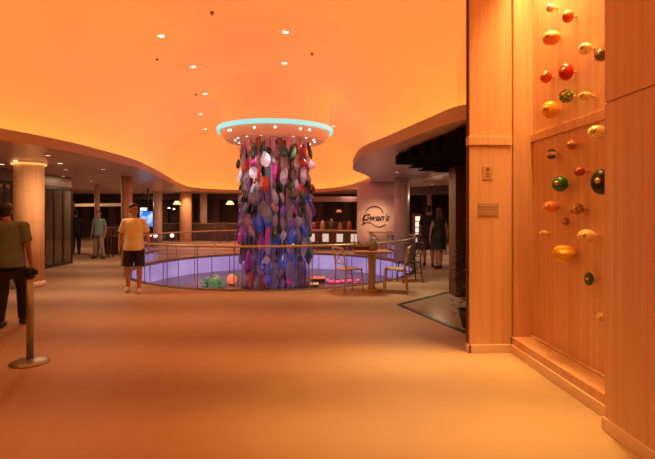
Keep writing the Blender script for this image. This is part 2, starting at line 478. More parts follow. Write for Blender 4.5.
GW = [
 (550.6, 8, 4.5, 4.5, (.55, .55, .48), 'small silvery white globe, topmost on the left side of the alcove', 'band', (.8, .75, .6)),
 (568, 16.5, 6, 6.5, (.75, .10, .03), 'orange red globe with a pale cap, near the top of the alcove', 'cap', (.8, .3, .12)),
 (551.4, 38, 8.5, 7, (.88, .26, .07), 'wide coral orange globe under the small silvery one', 'pumpkin', None),
 (585, 48.7, 6.5, 6, (.88, .72, .42), 'cream globe with raised dots beside the spiky dark one', 'dots', (.9, .85, .7)),
 (601, 55, 6.3, 6.3, (.16, .09, .06), 'dark brown spiky globe near the alcove edge', 'spike', (.4, .28, .2)),
 (546, 77, 6, 6.3, (.72, .10, .03), 'small plain red globe left of the large crimson globe', None, None),
 (566, 72, 7.5, 9, (.55, .018, .012), 'large tall crimson globe', 'cap', (.62, .03, .02)),
 (566, 96, 7, 7, (.12, .20, .03), 'dark green globe speckled with gold below the large crimson globe', 'check', (.6, .6, .12)),
 (585, 96.5, 7, 4.8, (.92, .68, .30), 'flat pale yellow globe right of the green speckled one', None, None),
 (550, 110, 8.5, 9.5, (.93, .42, .03), 'large yellow orange globe resembling a citrus fruit', 'leaf', (.95, .6, .1)),
 (597, 132.3, 9, 7.3, (.93, .80, .45), 'large cream globe with a dark tip just below the wooden ledge', 'dots', (.95, .88, .6)),
 (571.4, 145, 5, 5, (.55, .12, .04), 'small dull red globe under the ledge', 'band', (.3, .3, .3)),
 (551.4, 154, 5, 5.5, (.03, .03, .025), 'small black globe with a white band', 'band', (.8, .75, .65)),
 (579.6, 171.5, 6, 5, (.42, .07, .05), 'small dark wine red globe above the mottled grey brown one', None, None),
 (560, 184, 8, 8.3, (.02, .16, .03), 'plain deep green globe with a brass tip', None, None),
 (601.5, 182, 10.5, 13.5, (.006, .009, .016), 'largest globe, glossy black, half hidden by the wood pier', None, None),
 (550.6, 207, 7.5, 6, (.88, .28, .12), 'salmon pink globe left of the mottled grey brown one', 'cap', (.9, .36, .18)),
 (576.7, 209, 7, 6, (.30, .16, .07), 'mottled grey brown globe with gold specks', 'check', (.55, .4, .12)),
 (566, 221.5, 4, 4.5, (.30, .16, .13), 'tiny grey globe below the mottled brown one', 'dots', (.5, .35, .3)),
 (544, 234, 5, 4, (.90, .52, .22), 'tiny peach globe, lowest on the left side', None, None),
 (586.7, 236, 9, 7, (.85, .60, .27), 'wide beige globe above the yellow flower globe', 'band', (.9, .68, .35)),
 (564, 253.5, 9, 7.5, (.95, .50, .05), 'bright yellow knobbly globe shaped like a flower', 'flower', None),
 (589, 279, 4.8, 7, (.03, .14, .04), 'small dark green oval globe low in the alcove', 'leaf', (.04, .2, .05)),
 (601, 317.5, 4.8, 5, (.72, .48, .22), 'lowest globe, tiny gold with white specks', 'check', (.9, .8, .6)),
]
for g_ in GW: globe(*g_)

# ---------------------------------------------------------------- columns
def column(px0, px1, Z, m_, top=SOF, square=False, name='column', cap=True, n=1):
    w = (px1 - px0) / F * Z; x, y = W((px0 + px1) / 2, Z)
    bm = B()
    if square: box(bm, -w / 2, w / 2, -w / 2, w / 2, 0, top, .01)
    else: lathe(bm, [(0, 0), (w / 2, 0), (w / 2, top), (0, top)], 32)
    o = obj(name, bm, m_, None, not square, (x, y, 0), 0); tag(o, kind='structure')
    return o
column(15.5, 42.5, 9.8, M['column'])
x, y = W(29, 9.8)
bm = B(); lathe(bm, [(.30, SOF - .07), (.325, SOF - .065), (.325, SOF - .03), (.30, SOF - .025)], 40, (x, y, 0)); struct('trim_7', bm, glow('lit column collar', (1, .45, .12), 1.1), True)
bm = B(); lathe(bm, [(.285, 0), (.305, 0), (.305, .12), (.285, .13)], 40, (x, y, 0)); struct('trim_8', bm, M['base'], True)
column(94.5, 99.5, 18, M['palecolumn'])
column(121.5, 132, 13.8, M['column'])
column(153.5, 162, 24, M['palecolumn'])
column(180, 191.5, 24.5, M['column'])
column(200, 207, 26.5, M['palecolumn'])
column(394.5, 409.5, 14.3, M['palecolumn'])
column(452, 475, 8.8, M['darkcolumn'], square=True)
column(427, 432, 25, M['palecolumn'])

# ---------------------------------------------------------------- back of the hall
def wall_seg(name, pA, pB, z0, z1, th, m_):
    pA, pB = Vector(pA), Vector(pB); d = (pB - pA); L = d.length; a = math.atan2(d.y, d.x)
    bm = B(); box(bm, 0, L, 0, th, z0, z1)
    o = obj(name, bm, m_, None, False, (pA.x, pA.y, 0), a); return tag(o, kind='structure')
wall_seg('wall_back', W(-120, 29.5), W(560, 29.5), 0, SOF, .2, M['darkwall'])
wall_seg('wall_far_left', (-16.5, -5.5), (-16.5, 31), 0, SOF, .2, M['darkwall'])
wall_seg('wall_far_right', (14.2, 31), (14.2, 5), 0, SOF, .2, M['darkwall'])
wall_seg('wall_behind_camera', (15, -5.8), (-17, -5.8), 0, TOP, .2, M['panel'])
wall_seg('trim_9', W(62, 27), W(357, 27), 2.28, SOF, .25, M['header'])
wall_seg('trim_10', W(296, 21), W(357, 21), 2.02, 2.25, .2, mat('taupe header', (.22, .14, .12), .4))
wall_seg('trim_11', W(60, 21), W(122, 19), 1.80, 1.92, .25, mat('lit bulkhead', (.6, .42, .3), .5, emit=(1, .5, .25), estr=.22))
wall_seg('trim_12', W(410, 15.5), W(456, 14.0), 2.12, 2.38, .3, M['header'])
# sign wall
wall_seg('wall_sign', W(357, 16.6), W(396, 16.2), 0, SOF, .25, mat('rose plaster', (.62, .44, .40), .5, noise=.04))
a_s = math.atan2(Vector(W(396, 16.2))[1] - W(357, 16.6)[1], W(396, 16.2)[0] - W(357, 16.6)[0])
def on_sign(px, py):
    Zs = 16.37; x, y = W(px, Zs); return x, y, EYE + (HY - py) / F * Zs
sx, sy, sz = on_sign(375, 217.5)
t = thing('cafe_sign', 'dark script cafe sign with arch and swoosh on the lit rose wall', 'sign', (sx, sy, sz), a_s)
ink = mat('dark brown lettering', (.03, .016, .012), .5)
tx = bpy.data.curves.new('lettering', 'FONT'); tx.body = "Gwen's"; tx.size = .31; tx.shear = .4; tx.extrude = .008; tx.offset = .004; tx.align_x = 'CENTER'; tx.align_y = 'CENTER'
tmp = bpy.data.objects.new('tmp', tx); COL.objects.link(tmp); bpy.context.view_layer.update()
me_ = bpy.data.meshes.new_from_object(tmp.evaluated_get(bpy.context.evaluated_depsgraph_get())); bpy.data.objects.remove(tmp)
to = bpy.data.objects.new('lettering', me_); COL.objects.link(to); me_.materials.clear(); me_.materials.append(ink); to.parent = t; to.rotation_euler = (PI / 2, 0, 0); to.location = (.02, -.02, .0)
g = B(); polytube(g, [(.30 * math.cos(a) - .02, -.02, .15 + .24 * math.sin(a)) for a in [PI * k / 16 for k in range(17)]], .016, 6); obj('arch', g, ink, t)
g = B(); polytube(g, [(-.46 + .04 * k, -.02, -.26 + .09 * math.sin(k * .30) + .002 * k) for k in range(22)], .013, 6); obj('swoosh', g, ink, t)
g = B(); polytube(g, [(-.36 - .06 * math.sin(k * .4), -.02, -.22 + .04 * k) for k in range(9)], .015, 6); obj('flourish', g, ink, t)
sl = bpy.data.lights.new('sign_light', 'SPOT'); so = bpy.data.objects.new('sign_light', sl); COL.objects.link(so)
so.location = (sx, sy - 2.2, 2.5); so.rotation_euler = (math.radians(63), 0, 0); sl.energy = 520; sl.color = (1, .62, .30); sl.spot_size = .60; sl.spot_blend = 1.0; sl.shadow_soft_size = .3
# left glazed shopfront
def shopfront(pA, pB, n, top, label):
    pA, pB = Vector(pA), Vector(pB); d = pB - pA; L = d.length; a = math.atan2(d.y, d.x)
    t = thing('glazed_partition', label, 'partition', (pA.x, pA.y, 0), a)
    g = B(); box(g, 0, L, -.04, .04, top - .09, top); box(g, 0, L, -.04, .04, 0, .09); obj('rail', g, M['black'], t)
    for k in range(n + 1):
        g = B(); x = L * k / n; w = .10 if k % 2 == 0 else .06; box(g, x - w / 2, x + w / 2, -.02, .02, 0, top); obj('mullion', g, M['black'], t)
        if k < n:
            g = B(); box(g, x + .03, L * (k + 1) / n - .03, -.006, .006, .09, top - .09); obj('pane', g, M['shopglass'], t)
    return t
shopfront(W(44, 12.9), W(71.5, 14.3), 3, 2.30, 'black framed glazed partition beside the large wooden column')
shopfront(W(-25, 10.1), W(13, 11.3), 4, 2.30, 'black framed glazed partition at the left edge behind the man')
wall_seg('trim_13', W(-25, 10.1), W(71.5, 14.3), 2.301, SOF, .12, mat('brown bulkhead', (.26, .16, .12), .35))
bm = B()
for k in range(15):
    x, y = W(60 + 26 * k, 29.2); box(bm, x - .22, x + .22, y - .02, y + .1, 0, SOF)
    if k % 2: box(bm, x + .22, x + 1.4, y + .0, y + .08, .9, 1.0); box(bm, x + .22, x + 1.4, y, y + .08, 2.1, 2.18)
struct('trim_16', bm, mat('brown pilasters', (.16, .085, .055), .5))
# things behind the left glass: two lit shelf strips
for k, (px, py0, py1, Z, s) in enumerate(((13, 204, 217, 13.5, 'tall lit bottle strip beside the large wooden column'), (66, 205, 222, 18, 'lit bottle strip behind the glazed partition'))):
    x, y = W(px, Z); z0 = EYE + (HY - py1) / F * Z; z1 = EYE + (HY - py0) / F * Z
    t = thing('display_shelf', s, 'shelf', (x, y, 0))
    obj('frame', box(B(), -.18, .18, .02, .30, 0, z1 + .15, .01), M['darkcolumn'], t)
    nb = 3
    for q in range(nb):
        zz = z0 + (z1 - z0) * q / nb
        obj('light_panel', box(B(), -.05, .05, -.0, .02, zz, zz + (z1 - z0) / nb - .05, .005), glow('shelf light', (1, .75, .5), 2.0 if k == 0 else .7), t)
# tv, pendants, counters
def flat_box(name, label, cat, px0, px1, py0, py1, Z, depth, m_, group=None, bev=.01):
    x0, y = W(px0, Z); x1, y1 = W(px1, Z); z1 = EYE + (HY - py0) / F * Z; z0 = EYE + (HY - py1) / F * Z
    t = thing(name, label, cat, ((x0 + x1) / 2, y, z0), 0, group)
    w = (x1 - x0) / 2
    return t, w, z1 - z0
t, w, h = flat_box('television', 'wall television showing a bright blue and white picture', 'television', 140, 152.5, 211.5, 226.5, 20, .05, None)
obj('casing', box(B(), -w - .02, w + .02, 0, .07, -.02, h + .02, .01), M['black'], t)
m, nt, b = new_mat('blue screen picture')
tc = nt.nodes.new('ShaderNodeTexCoord'); n = nt.nodes.new('ShaderNodeTexNoise'); n.inputs['Scale'].default_value = 2.6; n.inputs['Detail'].default_value = 1
nt.links.new(tc.outputs['Object'], n.inputs['Vector']); r = nt.nodes.new('ShaderNodeValToRGB')
r.color_ramp.elements[0].position = .42; r.color_ramp.elements[0].color = (.03, .22, .75, 1); r.color_ramp.elements[1].position = .62; r.color_ramp.elements[1].color = (.65, .82, 1, 1)
nt.links.new(n.outputs['Fac'], r.inputs['Fac']); nt.links.new(r.outputs['Color'], b.inputs['Emission Color']); b.inputs['Emission Strength'].default_value = 1.1; b.inputs['Base Color'].default_value = (0, 0, 0, 1)
m.cycles.emission_sampling = 'NONE'
obj('screen', box(B(), -w, w, -.01, 0, 0, h), m, t)
obj('bracket', box(B(), -.05, .05, .07, .20, .1, .4), M['black'], t)
obj('mount_post', tube(B(), (0, .17, -t.location.z), (0, .17, SOF - t.location.z), .04), M['black'], t)
t, w, h = flat_box('light_box', 'white glowing light box above the wall television', 'light box', 140, 147, 207.5, 210.8, 19.6, .05, None)
obj('casing', box(B(), -w, w, .01, .08, 0, h, .005), M['black'], t); obj('diffuser', box(B(), -w + .01, w - .01, 0, .01, .01, h - .01), glow('cool white', (.75, .9, 1), 1.6), t)
obj('hanger', tube(B(), (0, .05, h), (0, .05, SOF - t.location.z), .01, seg=6), M['black'], t)
def pendant(px, py, Z, r, label, s=1.6, col=(1, .62, .25)):
    x, y = W(px, Z); z = EYE + (HY - py) / F * Z
    t = thing('pendant_lamp', label, 'lamp', (x, y, z), 0, 'pendant lamps at the back of the hall')
    obj('lamp_shade', lathe(B(), [(r * .35, .5 * r), (r * .5, .45 * r), (r, -.35 * r), (r * .96, -.38 * r), (r * .3, .4 * r)], 24), glow('warm shade', col, s), t, True)
    obj('cord', tube(B(), (0, 0, .4 * r), (0, 0, SOF - z), .012, seg=6), M['black'], t)
pendant(177, 203, 23.5, .20, 'conical cream pendant lamp left of the lit wooden column at the back')
pendant(230, 203, 23.5, .21, 'conical cream pendant lamp left of the chandelier at the back')
pendant(169, 208, 25, .08, 'tiny white pendant lamp, left of the close pair at the back', 2.5, (1, .8, .6))
pendant(174, 209, 25, .07, 'tiny white pendant lamp, right of the close pair at the back', 2.5, (1, .8, .6))
pendant(65.5, 204.5, 16, .09, 'small round warm pendant lamp at the end of the glazed partition', 2.2, (1, .7, .4))
pendant(339, 211, 24, .16, 'red orange pendant lamp in the dark room right of the chandelier', .55, (1, .16, .05))
# counters behind the opening
def counter(name, label, px0, px1, Z0, Z1, h, m_, panes=0, pm=None, dep=.6):
    pA, pB = Vector(W(px0, Z0)), Vector(W(px1, Z1)); d = pB - pA; L = d.length; a = math.atan2(d.y, d.x)
    t = thing(name, label, 'counter', (pA.x, pA.y, 0), a)
    obj('body', box(B(), 0, L, 0.03, dep, 0, h - .05, .01), m_, t)
    obj('worktop', box(B(), -.03, L + .03, 0, dep + .03, h - .05, h, .01), mat('counter top', (.3, .2, .15), .3), t)
    for k in range(panes):
        q = L / panes
        obj('light_panel', box(B(), q * k + q * .18, q * k + q * .62, .01, .03, h * .42, h - .12, .005), pm, t)
    return t, L, a
t, L, a = counter('display_counter', 'low display counter with glowing white windows beyond the opening', 306, 392, 19.6, 18.9, .78, M['darkcolumn'], 6, glow('counter window', (.95, .85, .68), .62))
base = Vector(t.location[:2]); dr = Vector((math.cos(a), math.sin(a))); nr = Vector((-dr.y, dr.x))
cols = [(.35, .05, .04), (.5, .42, .3), (.1, .14, .07), (.42, .3, .2), (.45, .1, .08), (.2, .14, .1), (.5, .35, .2), (.18, .2, .1), (.3, .2, .25)]
cn = ['wine red', 'cream', 'dark green', 'tan', 'brick red', 'dark brown', 'honey coloured', 'olive', 'plum']
for k in range(9):
    p = base + dr * (.25 + k * (L - .5) / 8) + nr * .3
    t = thing('jar', '%s lidded jar standing on the display counter' % cn[k], 'jar', (p.x, p.y, .78), 0, 'jars on the display counter')
    hh = .26 + .08 * ((k * 7) % 3); rr_ = .09
    obj('body', lathe(B(), [(0, 0), (rr_, 0), (rr_ * 1.1, hh * .4), (rr_, hh * .8), (rr_ * .6, hh), (0, hh)], 18), mat('jar colour', cols[k], .25), t, True)
    obj('lid', lathe(B(), [(0, hh), (rr_ * .65, hh), (rr_ * .6, hh + .04), (.015, hh + .05), (.015, hh + .08), (0, hh + .08)], 18), M['brass'], t, True)
counter('bar_counter', 'dark bar counter behind the man in the yellow shirt', 102, 121, 17.5, 17.2, 1.0, M['darkwall'])
counter('bar_counter', 'dark low counter with a pale lit edge beyond the two strollers at the right', 408, 438, 19.5, 19.5, .62, M['darkwall'], 2, glow('rim light', (.9, .7, .55), .6))
counter('bar_counter', 'long dark counter in front of the far wall left of the chandelier', 160, 240, 25.5, 25.5, .95, M['darkwall'])
counter('bar_counter', 'dark counter against the back wall right of the chandelier', 300, 350, 26.5, 26.5, 1.0, M['darkcolumn'])
# tall lit panel right
t, w, h = flat_box('lit_cabinet', 'tall narrow glass cabinet glowing white beyond the two strollers', 'cabinet', 415, 420.5, 216, 244, 22, .3, None)
zb_ = t.location.z
obj('body', box(B(), -w - .06, w + .06, .02, .4, -zb_, h + .1, .01), M['darkcolumn'], t)
for k in range(5): obj('light_panel', box(B(), -w + .02, w - .02, 0, .02, h * k / 5 + .02, h * (k + 1) / 5 - .02), glow('cabinet light', (1, .85, .65), .95), t)
# armchairs/tables silhouettes far left and right: bar stools
def stool(px, Z, label, m_=None, h=.75):
    x, y = W(px, Z); t = thing('bar_stool', label, 'stool', (x, y, 0), 0, 'stools and low seats at the back')
    m_ = m_ or M['darkcolumn']
    obj('seat', lathe(B(), [(0, h - .05), (.18, h - .05), (.2, h - .02), (.18, h), (0, h)], 20), m_, t, True)
    obj('backrest', box(B(), -.17, .17, .14, .18, h, h + .28, .01), m_, t)
    for sx_, sy_ in ((-1, -1), (1, -1), (-1, 1), (1, 1)):
        obj('leg', tube(B(), (sx_ * .12, sy_ * .12, h - .04), (sx_ * .18, sy_ * .18, 0), .016, seg=8), m_, t)
stool(105, 16.2, 'dark bar stool in front of the dark bar counter, left one')
stool(117, 16.2, 'dark bar stool in front of the dark bar counter, right one')
stool(216, 24, 'dark stool left of the chandelier near the far counter')
stool(224, 24, 'dark stool directly left of the chandelier near the far counter')
stool(440, 18.2, 'dark stool between the strolling woman and the dark column', h=.62)
stool(448, 18.6, 'dark stool almost touching the dark column at the right', h=.62)
for k, (px, py, Z) in enumerate(((149.5, 236, 21.5), (155.5, 235.8, 21.5), (172, 235.5, 22.5))):
    x, y = W(px, Z); z = EYE + (HY - py) / F * Z
    t = thing('table_lamp', ['small white globe lamp, first of three behind the far balustrade', 'small white globe lamp, middle of three behind the far balustrade', 'small white globe lamp, last of three before the lit column'][k], 'lamp', (x, y, 0), 0, 'globe lamps behind the balustrade')
    obj('lamp_shade', ball(B(), (0, 0, z), .10, 16, 10), glow('white globe', (1, .85, .75), 1.3), t, True)
    obj('pole', tube(B(), (0, 0, .02), (0, 0, z - .08), .015, seg=8), M['black'], t)
    obj('base', lathe(B(), [(0, 0), (.12, 0), (.12, .02), (0, .03)], 20), M['black'], t)

# ---------------------------------------------------------------- slatted dark canopy at the right
M['flatblack'] = mat('charred timber', (.005, .0035, .003), .9, spec=.05)  # one even near-black tone for all beams
t = thing('slatted_canopy', 'dark stepped slatted timber canopy hanging under the lower ceiling beside the pillar', 'canopy', (0, 0, 0))
ends = [(467, 5.4), (456, 5.75), (445, 6.15), (433, 6.55), (421, 7.0), (409, 7.5), (398, 8.1), (410, 8.75), (420, 9.4), (437, 9.75)]
for px, Z in ends:
    x, y = W(px, Z)
    obj('beam', box(B(), x, 4.2 if y > 6.03 else 2.04, max(y - .24, 5.26), y + .24, 2.40, 2.56, .006), M['flatblack'], t)
obj('hanger', tube(B(), (3.0, W(430, 6.5)[1], 2.5), (3.0, W(430, 6.5)[1], SOF), .02), M['black'], t)
g = B(); box(g, 2.0, 4.2, 6.0, 9.9, 2.561, 2.595); obj('bearer', g, M['black'], t)

# ---------------------------------------------------------------- polished inlay on the floor
c3 = [G(399, 305), G(467, 333.5), G(448, 292.5)]
c4 = c3[2] + Vector((1.6, -.1, 0)); c5 = Vector((c3[1].x + 1.9, c3[1].y, 0))
bm = B(); bm.faces.new([bm.verts.new((p.x, p.y, .006)) for p in (c3[0], c3[1], c5, c4, c3[2])])
struct('floor_inlay', bm, mat('polished beige stone', (.45, .36, .26), .16, noise=.06))
for nm, p, q in (('trim_14', c3[0], c3[1]), ('trim_15', c3[0], c3[2])):
    d = (q - p).normalized(); s = Vector((-d.y, d.x, 0)) * .035; bm = B()
    vs = []
    for z in (0, .014):
        vs.append([bm.verts.new((v.x, v.y, z)) for v in (p - s, q - s, q + s, p + s)])
    bm.faces.new(vs[1]); [bm.faces.new((vs[0][i], vs[0][(i + 1) % 4], vs[1][(i + 1) % 4], vs[1][i])) for i in range(4)]
    struct(nm, bm, M['black'])
# dark plant behind the pillar
def leafy(name, label, cat, loc, h, n, m_, spread=.25, pot=None, seed=1, group=None, leaf=.09, hold=None):
    rnd = random.Random(seed); t = thing(name, label, cat, loc, 0, group)
    g = B()
    for k in range(n):
        a = rnd.uniform(0, 2 * PI); zz = (.12 if pot else 0) + (h - .1) * rnd.random() ** .8; r_ = spread * rnd.uniform(.15, 1) * (.6 + .4 * math.sin(PI * min(1, zz / h)))
        c = Vector((r_ * math.cos(a), r_ * math.sin(a), zz)); d = Vector((math.cos(a), math.sin(a), rnd.uniform(-.2, .9))).normalized()
        s = d.cross(Vector((0, 0, 1))).normalized() * leaf * .3; L_ = leaf * rnd.uniform(.7, 1.2)
        vs = [g.verts.new(p) for p in (c, c + d * L_ * .45 + s, c + d * L_ - Vector((0, 0, L_ * .2)), c + d * L_ * .45 - s)]
        g.faces.new(vs)
    obj('foliage', g, m_, t); t.children[-1]['kind'] = 'stuff'
    g = B()
    for k in range(5):
        a = k * 1.256; tube(g, (0, 0, 0), (spread * .5 * math.cos(a), spread * .5 * math.sin(a), h * .85), .008, .004, 6)
    obj('stem', g, M['darkcolumn'], t)
    if pot: obj('pot', lathe(B(), [(0, 0), (.12, 0), (.17, .24), (.15, .24), (.14, .20), (0, .20)], 24), pot, t, True)
    return t
M['darkleaf'] = mat('near black leaf', (.012, .014, .008), .6)
x, y = W(471, 6.35)
leafy('potted_plant', 'dark leafy potted plant half hidden behind the wooden pillar', 'plant', (x, y, 0), 1.15, 420, M['darkleaf'], .24, M['black'], 4)

# ---------------------------------------------------------------- balustrade round the opening
t = thing('glass_balustrade', 'curved glass balustrade with brass handrail around the round floor opening', 'balustrade', (OC.x, OC.y, 0))
def le(a, k, z): p = ell(a, k, z); return Vector((p.x - OC.x, p.y - OC.y, z))
RH = .875
obj('handrail', polytube(B(), [le(2 * PI * i / 96, .07, RH) for i in range(96)], .026, 10, True), M['rail'], t, True)
NP = 32
for i in range(NP):
    a = 2 * PI * (i + .35) / NP
    p = le(a, .07, 0); g = B(); tube(g, (p.x, p.y, .02), (p.x, p.y, RH), .011, seg=8); lathe(g, [(.0, .02), (.03, .02), (.03, .03), (0, .03)], 12, (p.x, p.y, 0))
    obj('post', g, M['steel'], t)
    g = B(); a2 = 2 * PI * (i + 1.35) / NP; rr = []
    for k in range(4):
        q = a + (a2 - a) * (.03 + .94 * k / 3); p0 = le(q, .07, .05); p1 = le(q, .07, RH - .06); rr.append((g.verts.new(p0), g.verts.new(p1)))
    for u_, v_ in zip(rr, rr[1:]): g.faces.new((u_[0], v_[0], v_[1], u_[1]))
    obj('glass_panel', g, M['glass'], t)

# ---------------------------------------------------------------- hanging chandelier in the opening
t = thing('chandelier', 'tall cylindrical chandelier of coloured glass pendants under a cyan lit disc', 'chandelier', (OC.x, OC.y, 0))
CH = t
M['discglow'] = mat('disc with orange glow put in', (.85, .6, .45), .45, noise=.03, emit=(1, .27, .09), estr=.25)  # orange emission stands in for light reaching the disc from below
ZR = EYE + 2.25
obj('ceiling_bell', lathe(B(), [(2.2, CEIL + .02), (1.95, CEIL - .03), (1.75, CEIL - .12), (1.6, CEIL - .35), (1.54, CEIL - .7), (1.53, ZR + .16)], 64), M['ceil'], t, True)  # carries the ceiling's added glow so that it blends in
obj('ceiling_disc', lathe(B(), [(0, ZR + .16), (1.60, ZR + .16), (1.58, ZR + .02), (1.42, ZR - .21), (1.36, ZR - .24), (1.30, ZR - .24), (1.27, ZR - .20), (0, ZR - .20)], 64), M['discglow'], t, True)
obj('light_ring', lathe(B(), [(1.60, ZR + .02), (1.66, ZR + .02), (1.66, ZR + .135), (1.60, ZR + .135)], 144), glow('cyan light ring', (.03, .72, .74), 1.0, False), t, False)
spotm = glow('white spot', (1, .86, .82), 5)
for k in range(16):
    a = 2 * PI * (k + .3) / 16
    for (r_, zz, s_) in ((1.14, ZR - .212, .028),):
        g = B(); tube(g, (r_ * math.cos(a), r_ * math.sin(a), zz), (r_ * math.cos(a), r_ * math.sin(a), zz + .02), s_, seg=14); obj('spotlight', g, spotm, t)
for px, py in ((267, 129), (244, 132), (239, 136.6), (293, 131.6), (301.5, 135.7), (278, 135)):
    a = math.atan2(-1, (px - 276) / 30.0); r_ = 1.52
    g = B(); zz = ZR - .05; d = Vector((math.cos(a), math.sin(a), -.35)).normalized(); c = Vector((math.cos(a) * r_ * .995, math.sin(a) * r_ * .995, zz - .01)); tube(g, c, c + d * .02, .026, seg=12); obj('spotlight', g, spotm, t)
# wires and pendants
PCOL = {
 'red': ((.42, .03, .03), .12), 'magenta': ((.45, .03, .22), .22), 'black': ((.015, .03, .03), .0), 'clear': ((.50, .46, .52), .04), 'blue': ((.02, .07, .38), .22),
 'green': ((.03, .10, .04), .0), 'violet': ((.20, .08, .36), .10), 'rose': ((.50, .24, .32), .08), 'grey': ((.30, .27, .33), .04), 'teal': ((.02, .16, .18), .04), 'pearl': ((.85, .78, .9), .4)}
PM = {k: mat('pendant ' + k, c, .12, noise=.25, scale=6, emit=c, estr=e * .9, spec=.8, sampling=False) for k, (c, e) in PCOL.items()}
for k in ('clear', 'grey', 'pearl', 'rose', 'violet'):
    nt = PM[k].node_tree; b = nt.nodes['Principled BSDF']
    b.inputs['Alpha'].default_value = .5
ZT, ZB_ = ZR - .42, PIT + .08
NC, NR = 28, 12
rnd = random.Random(12)
pend = []
for i in range(NC):
    a = 2 * PI * i / NC + .06
    rr_ = 1.0 + .05 * (i % 3) - .04
    for j in range(NR):
        z = ZT - (ZT - ZB_) * (j + .5 + rnd.uniform(-.25, .25)) / NR
        f_ = j / NR
        if f_ < .3: pool = ['red', 'black', 'magenta', 'clear', 'rose', 'clear', 'black', 'red', 'teal', 'green', 'clear', 'violet', 'pearl', 'black', 'grey', 'clear']
        elif f_ < .72: pool = ['grey', 'clear', 'black', 'violet', 'grey', 'green', 'grey', 'blue', 'black', 'magenta', 'clear', 'rose']
        else: pool = ['blue', 'violet', 'blue', 'grey', 'grey', 'magenta', 'clear', 'teal', 'violet', 'black']
        c = rnd.choice(pool)
        if math.cos(a) > .55 and f_ > .3 and rnd.random() < .22: c = 'blue'
        if f_ > .9 and rnd.random() < .2: c = 'red'
        pend.append((a, rr_ + rnd.uniform(-.16, .08) - (.16 if f_ > .8 else .05 if f_ > .6 else 0), z, c, rnd.uniform(.07, .17), rnd.uniform(.11, .30), rnd.uniform(-1.1, 1.1), rnd.uniform(-.35, .35)))
def pend_shape(g, a, r_, z, w, h, yaw, tilt, style):
    mt = Matrix.Translation((r_ * math.cos(a), r_ * math.sin(a), z)) @ Matrix.Rotation(a + PI / 2 + yaw, 4, 'Z') @ Matrix.Rotation(tilt, 4, 'Y')
    if style == 0:
        r = bmesh.ops.create_uvsphere(g, u_segments=14, v_segments=9, radius=1, matrix=Matrix.Diagonal((w, .045, h, 1)))
    elif style == 1:     # teardrop
        r = bmesh.ops.create_uvsphere(g, u_segments=14, v_segments=9, radius=1, matrix=Matrix.Diagonal((w, .06, h, 1)))
        for v in r['verts']: v.co.x *= 1 - .55 * max(0, v.co.z / h)
    else:                # faceted slab
        r = bmesh.ops.create_uvsphere(g, u_segments=6, v_segments=5, radius=1, matrix=Matrix.Diagonal((w, .05, h * 1.1, 1)))
    for v in r['verts']:
        v.co.y += .03 * math.sin(v.co.z / h * 2.2) ; v.co = mt @ v.co
view = Vector((-OC.x, -OC.y)).normalized()
order = sorted(range(len(pend)), key=lambda k: -(math.cos(pend[k][0]) * view.x + math.sin(pend[k][0]) * view.y) * pend[k][1])
front = set(order[:98]); backg = {}
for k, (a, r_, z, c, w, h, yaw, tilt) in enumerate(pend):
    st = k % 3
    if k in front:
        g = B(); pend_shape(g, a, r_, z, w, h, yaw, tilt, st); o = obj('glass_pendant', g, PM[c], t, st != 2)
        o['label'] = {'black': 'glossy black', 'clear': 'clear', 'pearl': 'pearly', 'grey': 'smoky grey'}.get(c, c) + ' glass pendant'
    else:
        backg.setdefault(c, []).append((a, r_, z, w, h, yaw, tilt, st))
g = B(); mats = []; 
for c, L_ in backg.items():
    mats.append(PM[c]); f0 = len(g.faces)
    for q in L_: pend_shape(g, *q)
    g.faces.ensure_lookup_table()
    for f in g.faces[f0:]: f.material_index = len(mats) - 1; f.smooth = True
o = obj('rear_pendants', g, None, t)
for m_ in mats: o.data.materials.append(m_)
o['kind'] = 'stuff'
M['wire'] = mat('steel wire', (.5, .42, .5), .3, metal=.6)
for i in range(NC):
    a = 2 * PI * i / NC + .06; r_ = 1.0 + .05 * (i % 3) - .04
    g = B(); tube(g, (r_ * math.cos(a), r_ * math.sin(a), PIT), (r_ * math.cos(a), r_ * math.sin(a), ZR - .20), .006, seg=6); obj('wire', g, M['wire'], t)
# inner translucent ribbons
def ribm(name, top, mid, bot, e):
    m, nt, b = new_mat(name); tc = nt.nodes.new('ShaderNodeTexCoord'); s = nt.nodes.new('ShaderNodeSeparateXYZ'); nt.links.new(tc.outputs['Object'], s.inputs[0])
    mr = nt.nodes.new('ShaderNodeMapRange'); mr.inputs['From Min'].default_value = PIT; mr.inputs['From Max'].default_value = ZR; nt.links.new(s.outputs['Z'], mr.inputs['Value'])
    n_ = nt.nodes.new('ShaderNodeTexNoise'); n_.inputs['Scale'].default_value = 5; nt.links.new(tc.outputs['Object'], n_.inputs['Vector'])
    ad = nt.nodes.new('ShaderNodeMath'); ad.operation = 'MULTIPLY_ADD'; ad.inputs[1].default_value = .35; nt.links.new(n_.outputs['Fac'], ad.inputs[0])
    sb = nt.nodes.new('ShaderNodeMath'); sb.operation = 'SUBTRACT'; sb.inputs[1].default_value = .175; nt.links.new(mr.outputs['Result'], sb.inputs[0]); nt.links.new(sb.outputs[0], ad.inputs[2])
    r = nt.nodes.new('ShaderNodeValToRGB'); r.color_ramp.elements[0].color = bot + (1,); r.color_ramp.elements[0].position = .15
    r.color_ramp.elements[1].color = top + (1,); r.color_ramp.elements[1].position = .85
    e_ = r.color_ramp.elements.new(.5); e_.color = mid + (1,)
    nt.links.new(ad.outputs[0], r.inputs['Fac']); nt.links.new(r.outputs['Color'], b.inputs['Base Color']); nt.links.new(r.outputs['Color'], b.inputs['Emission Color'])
    b.inputs['Emission Strength'].default_value = e; b.inputs['Roughness'].default_value = .2; m.cycles.emission_sampling = 'NONE'; return m
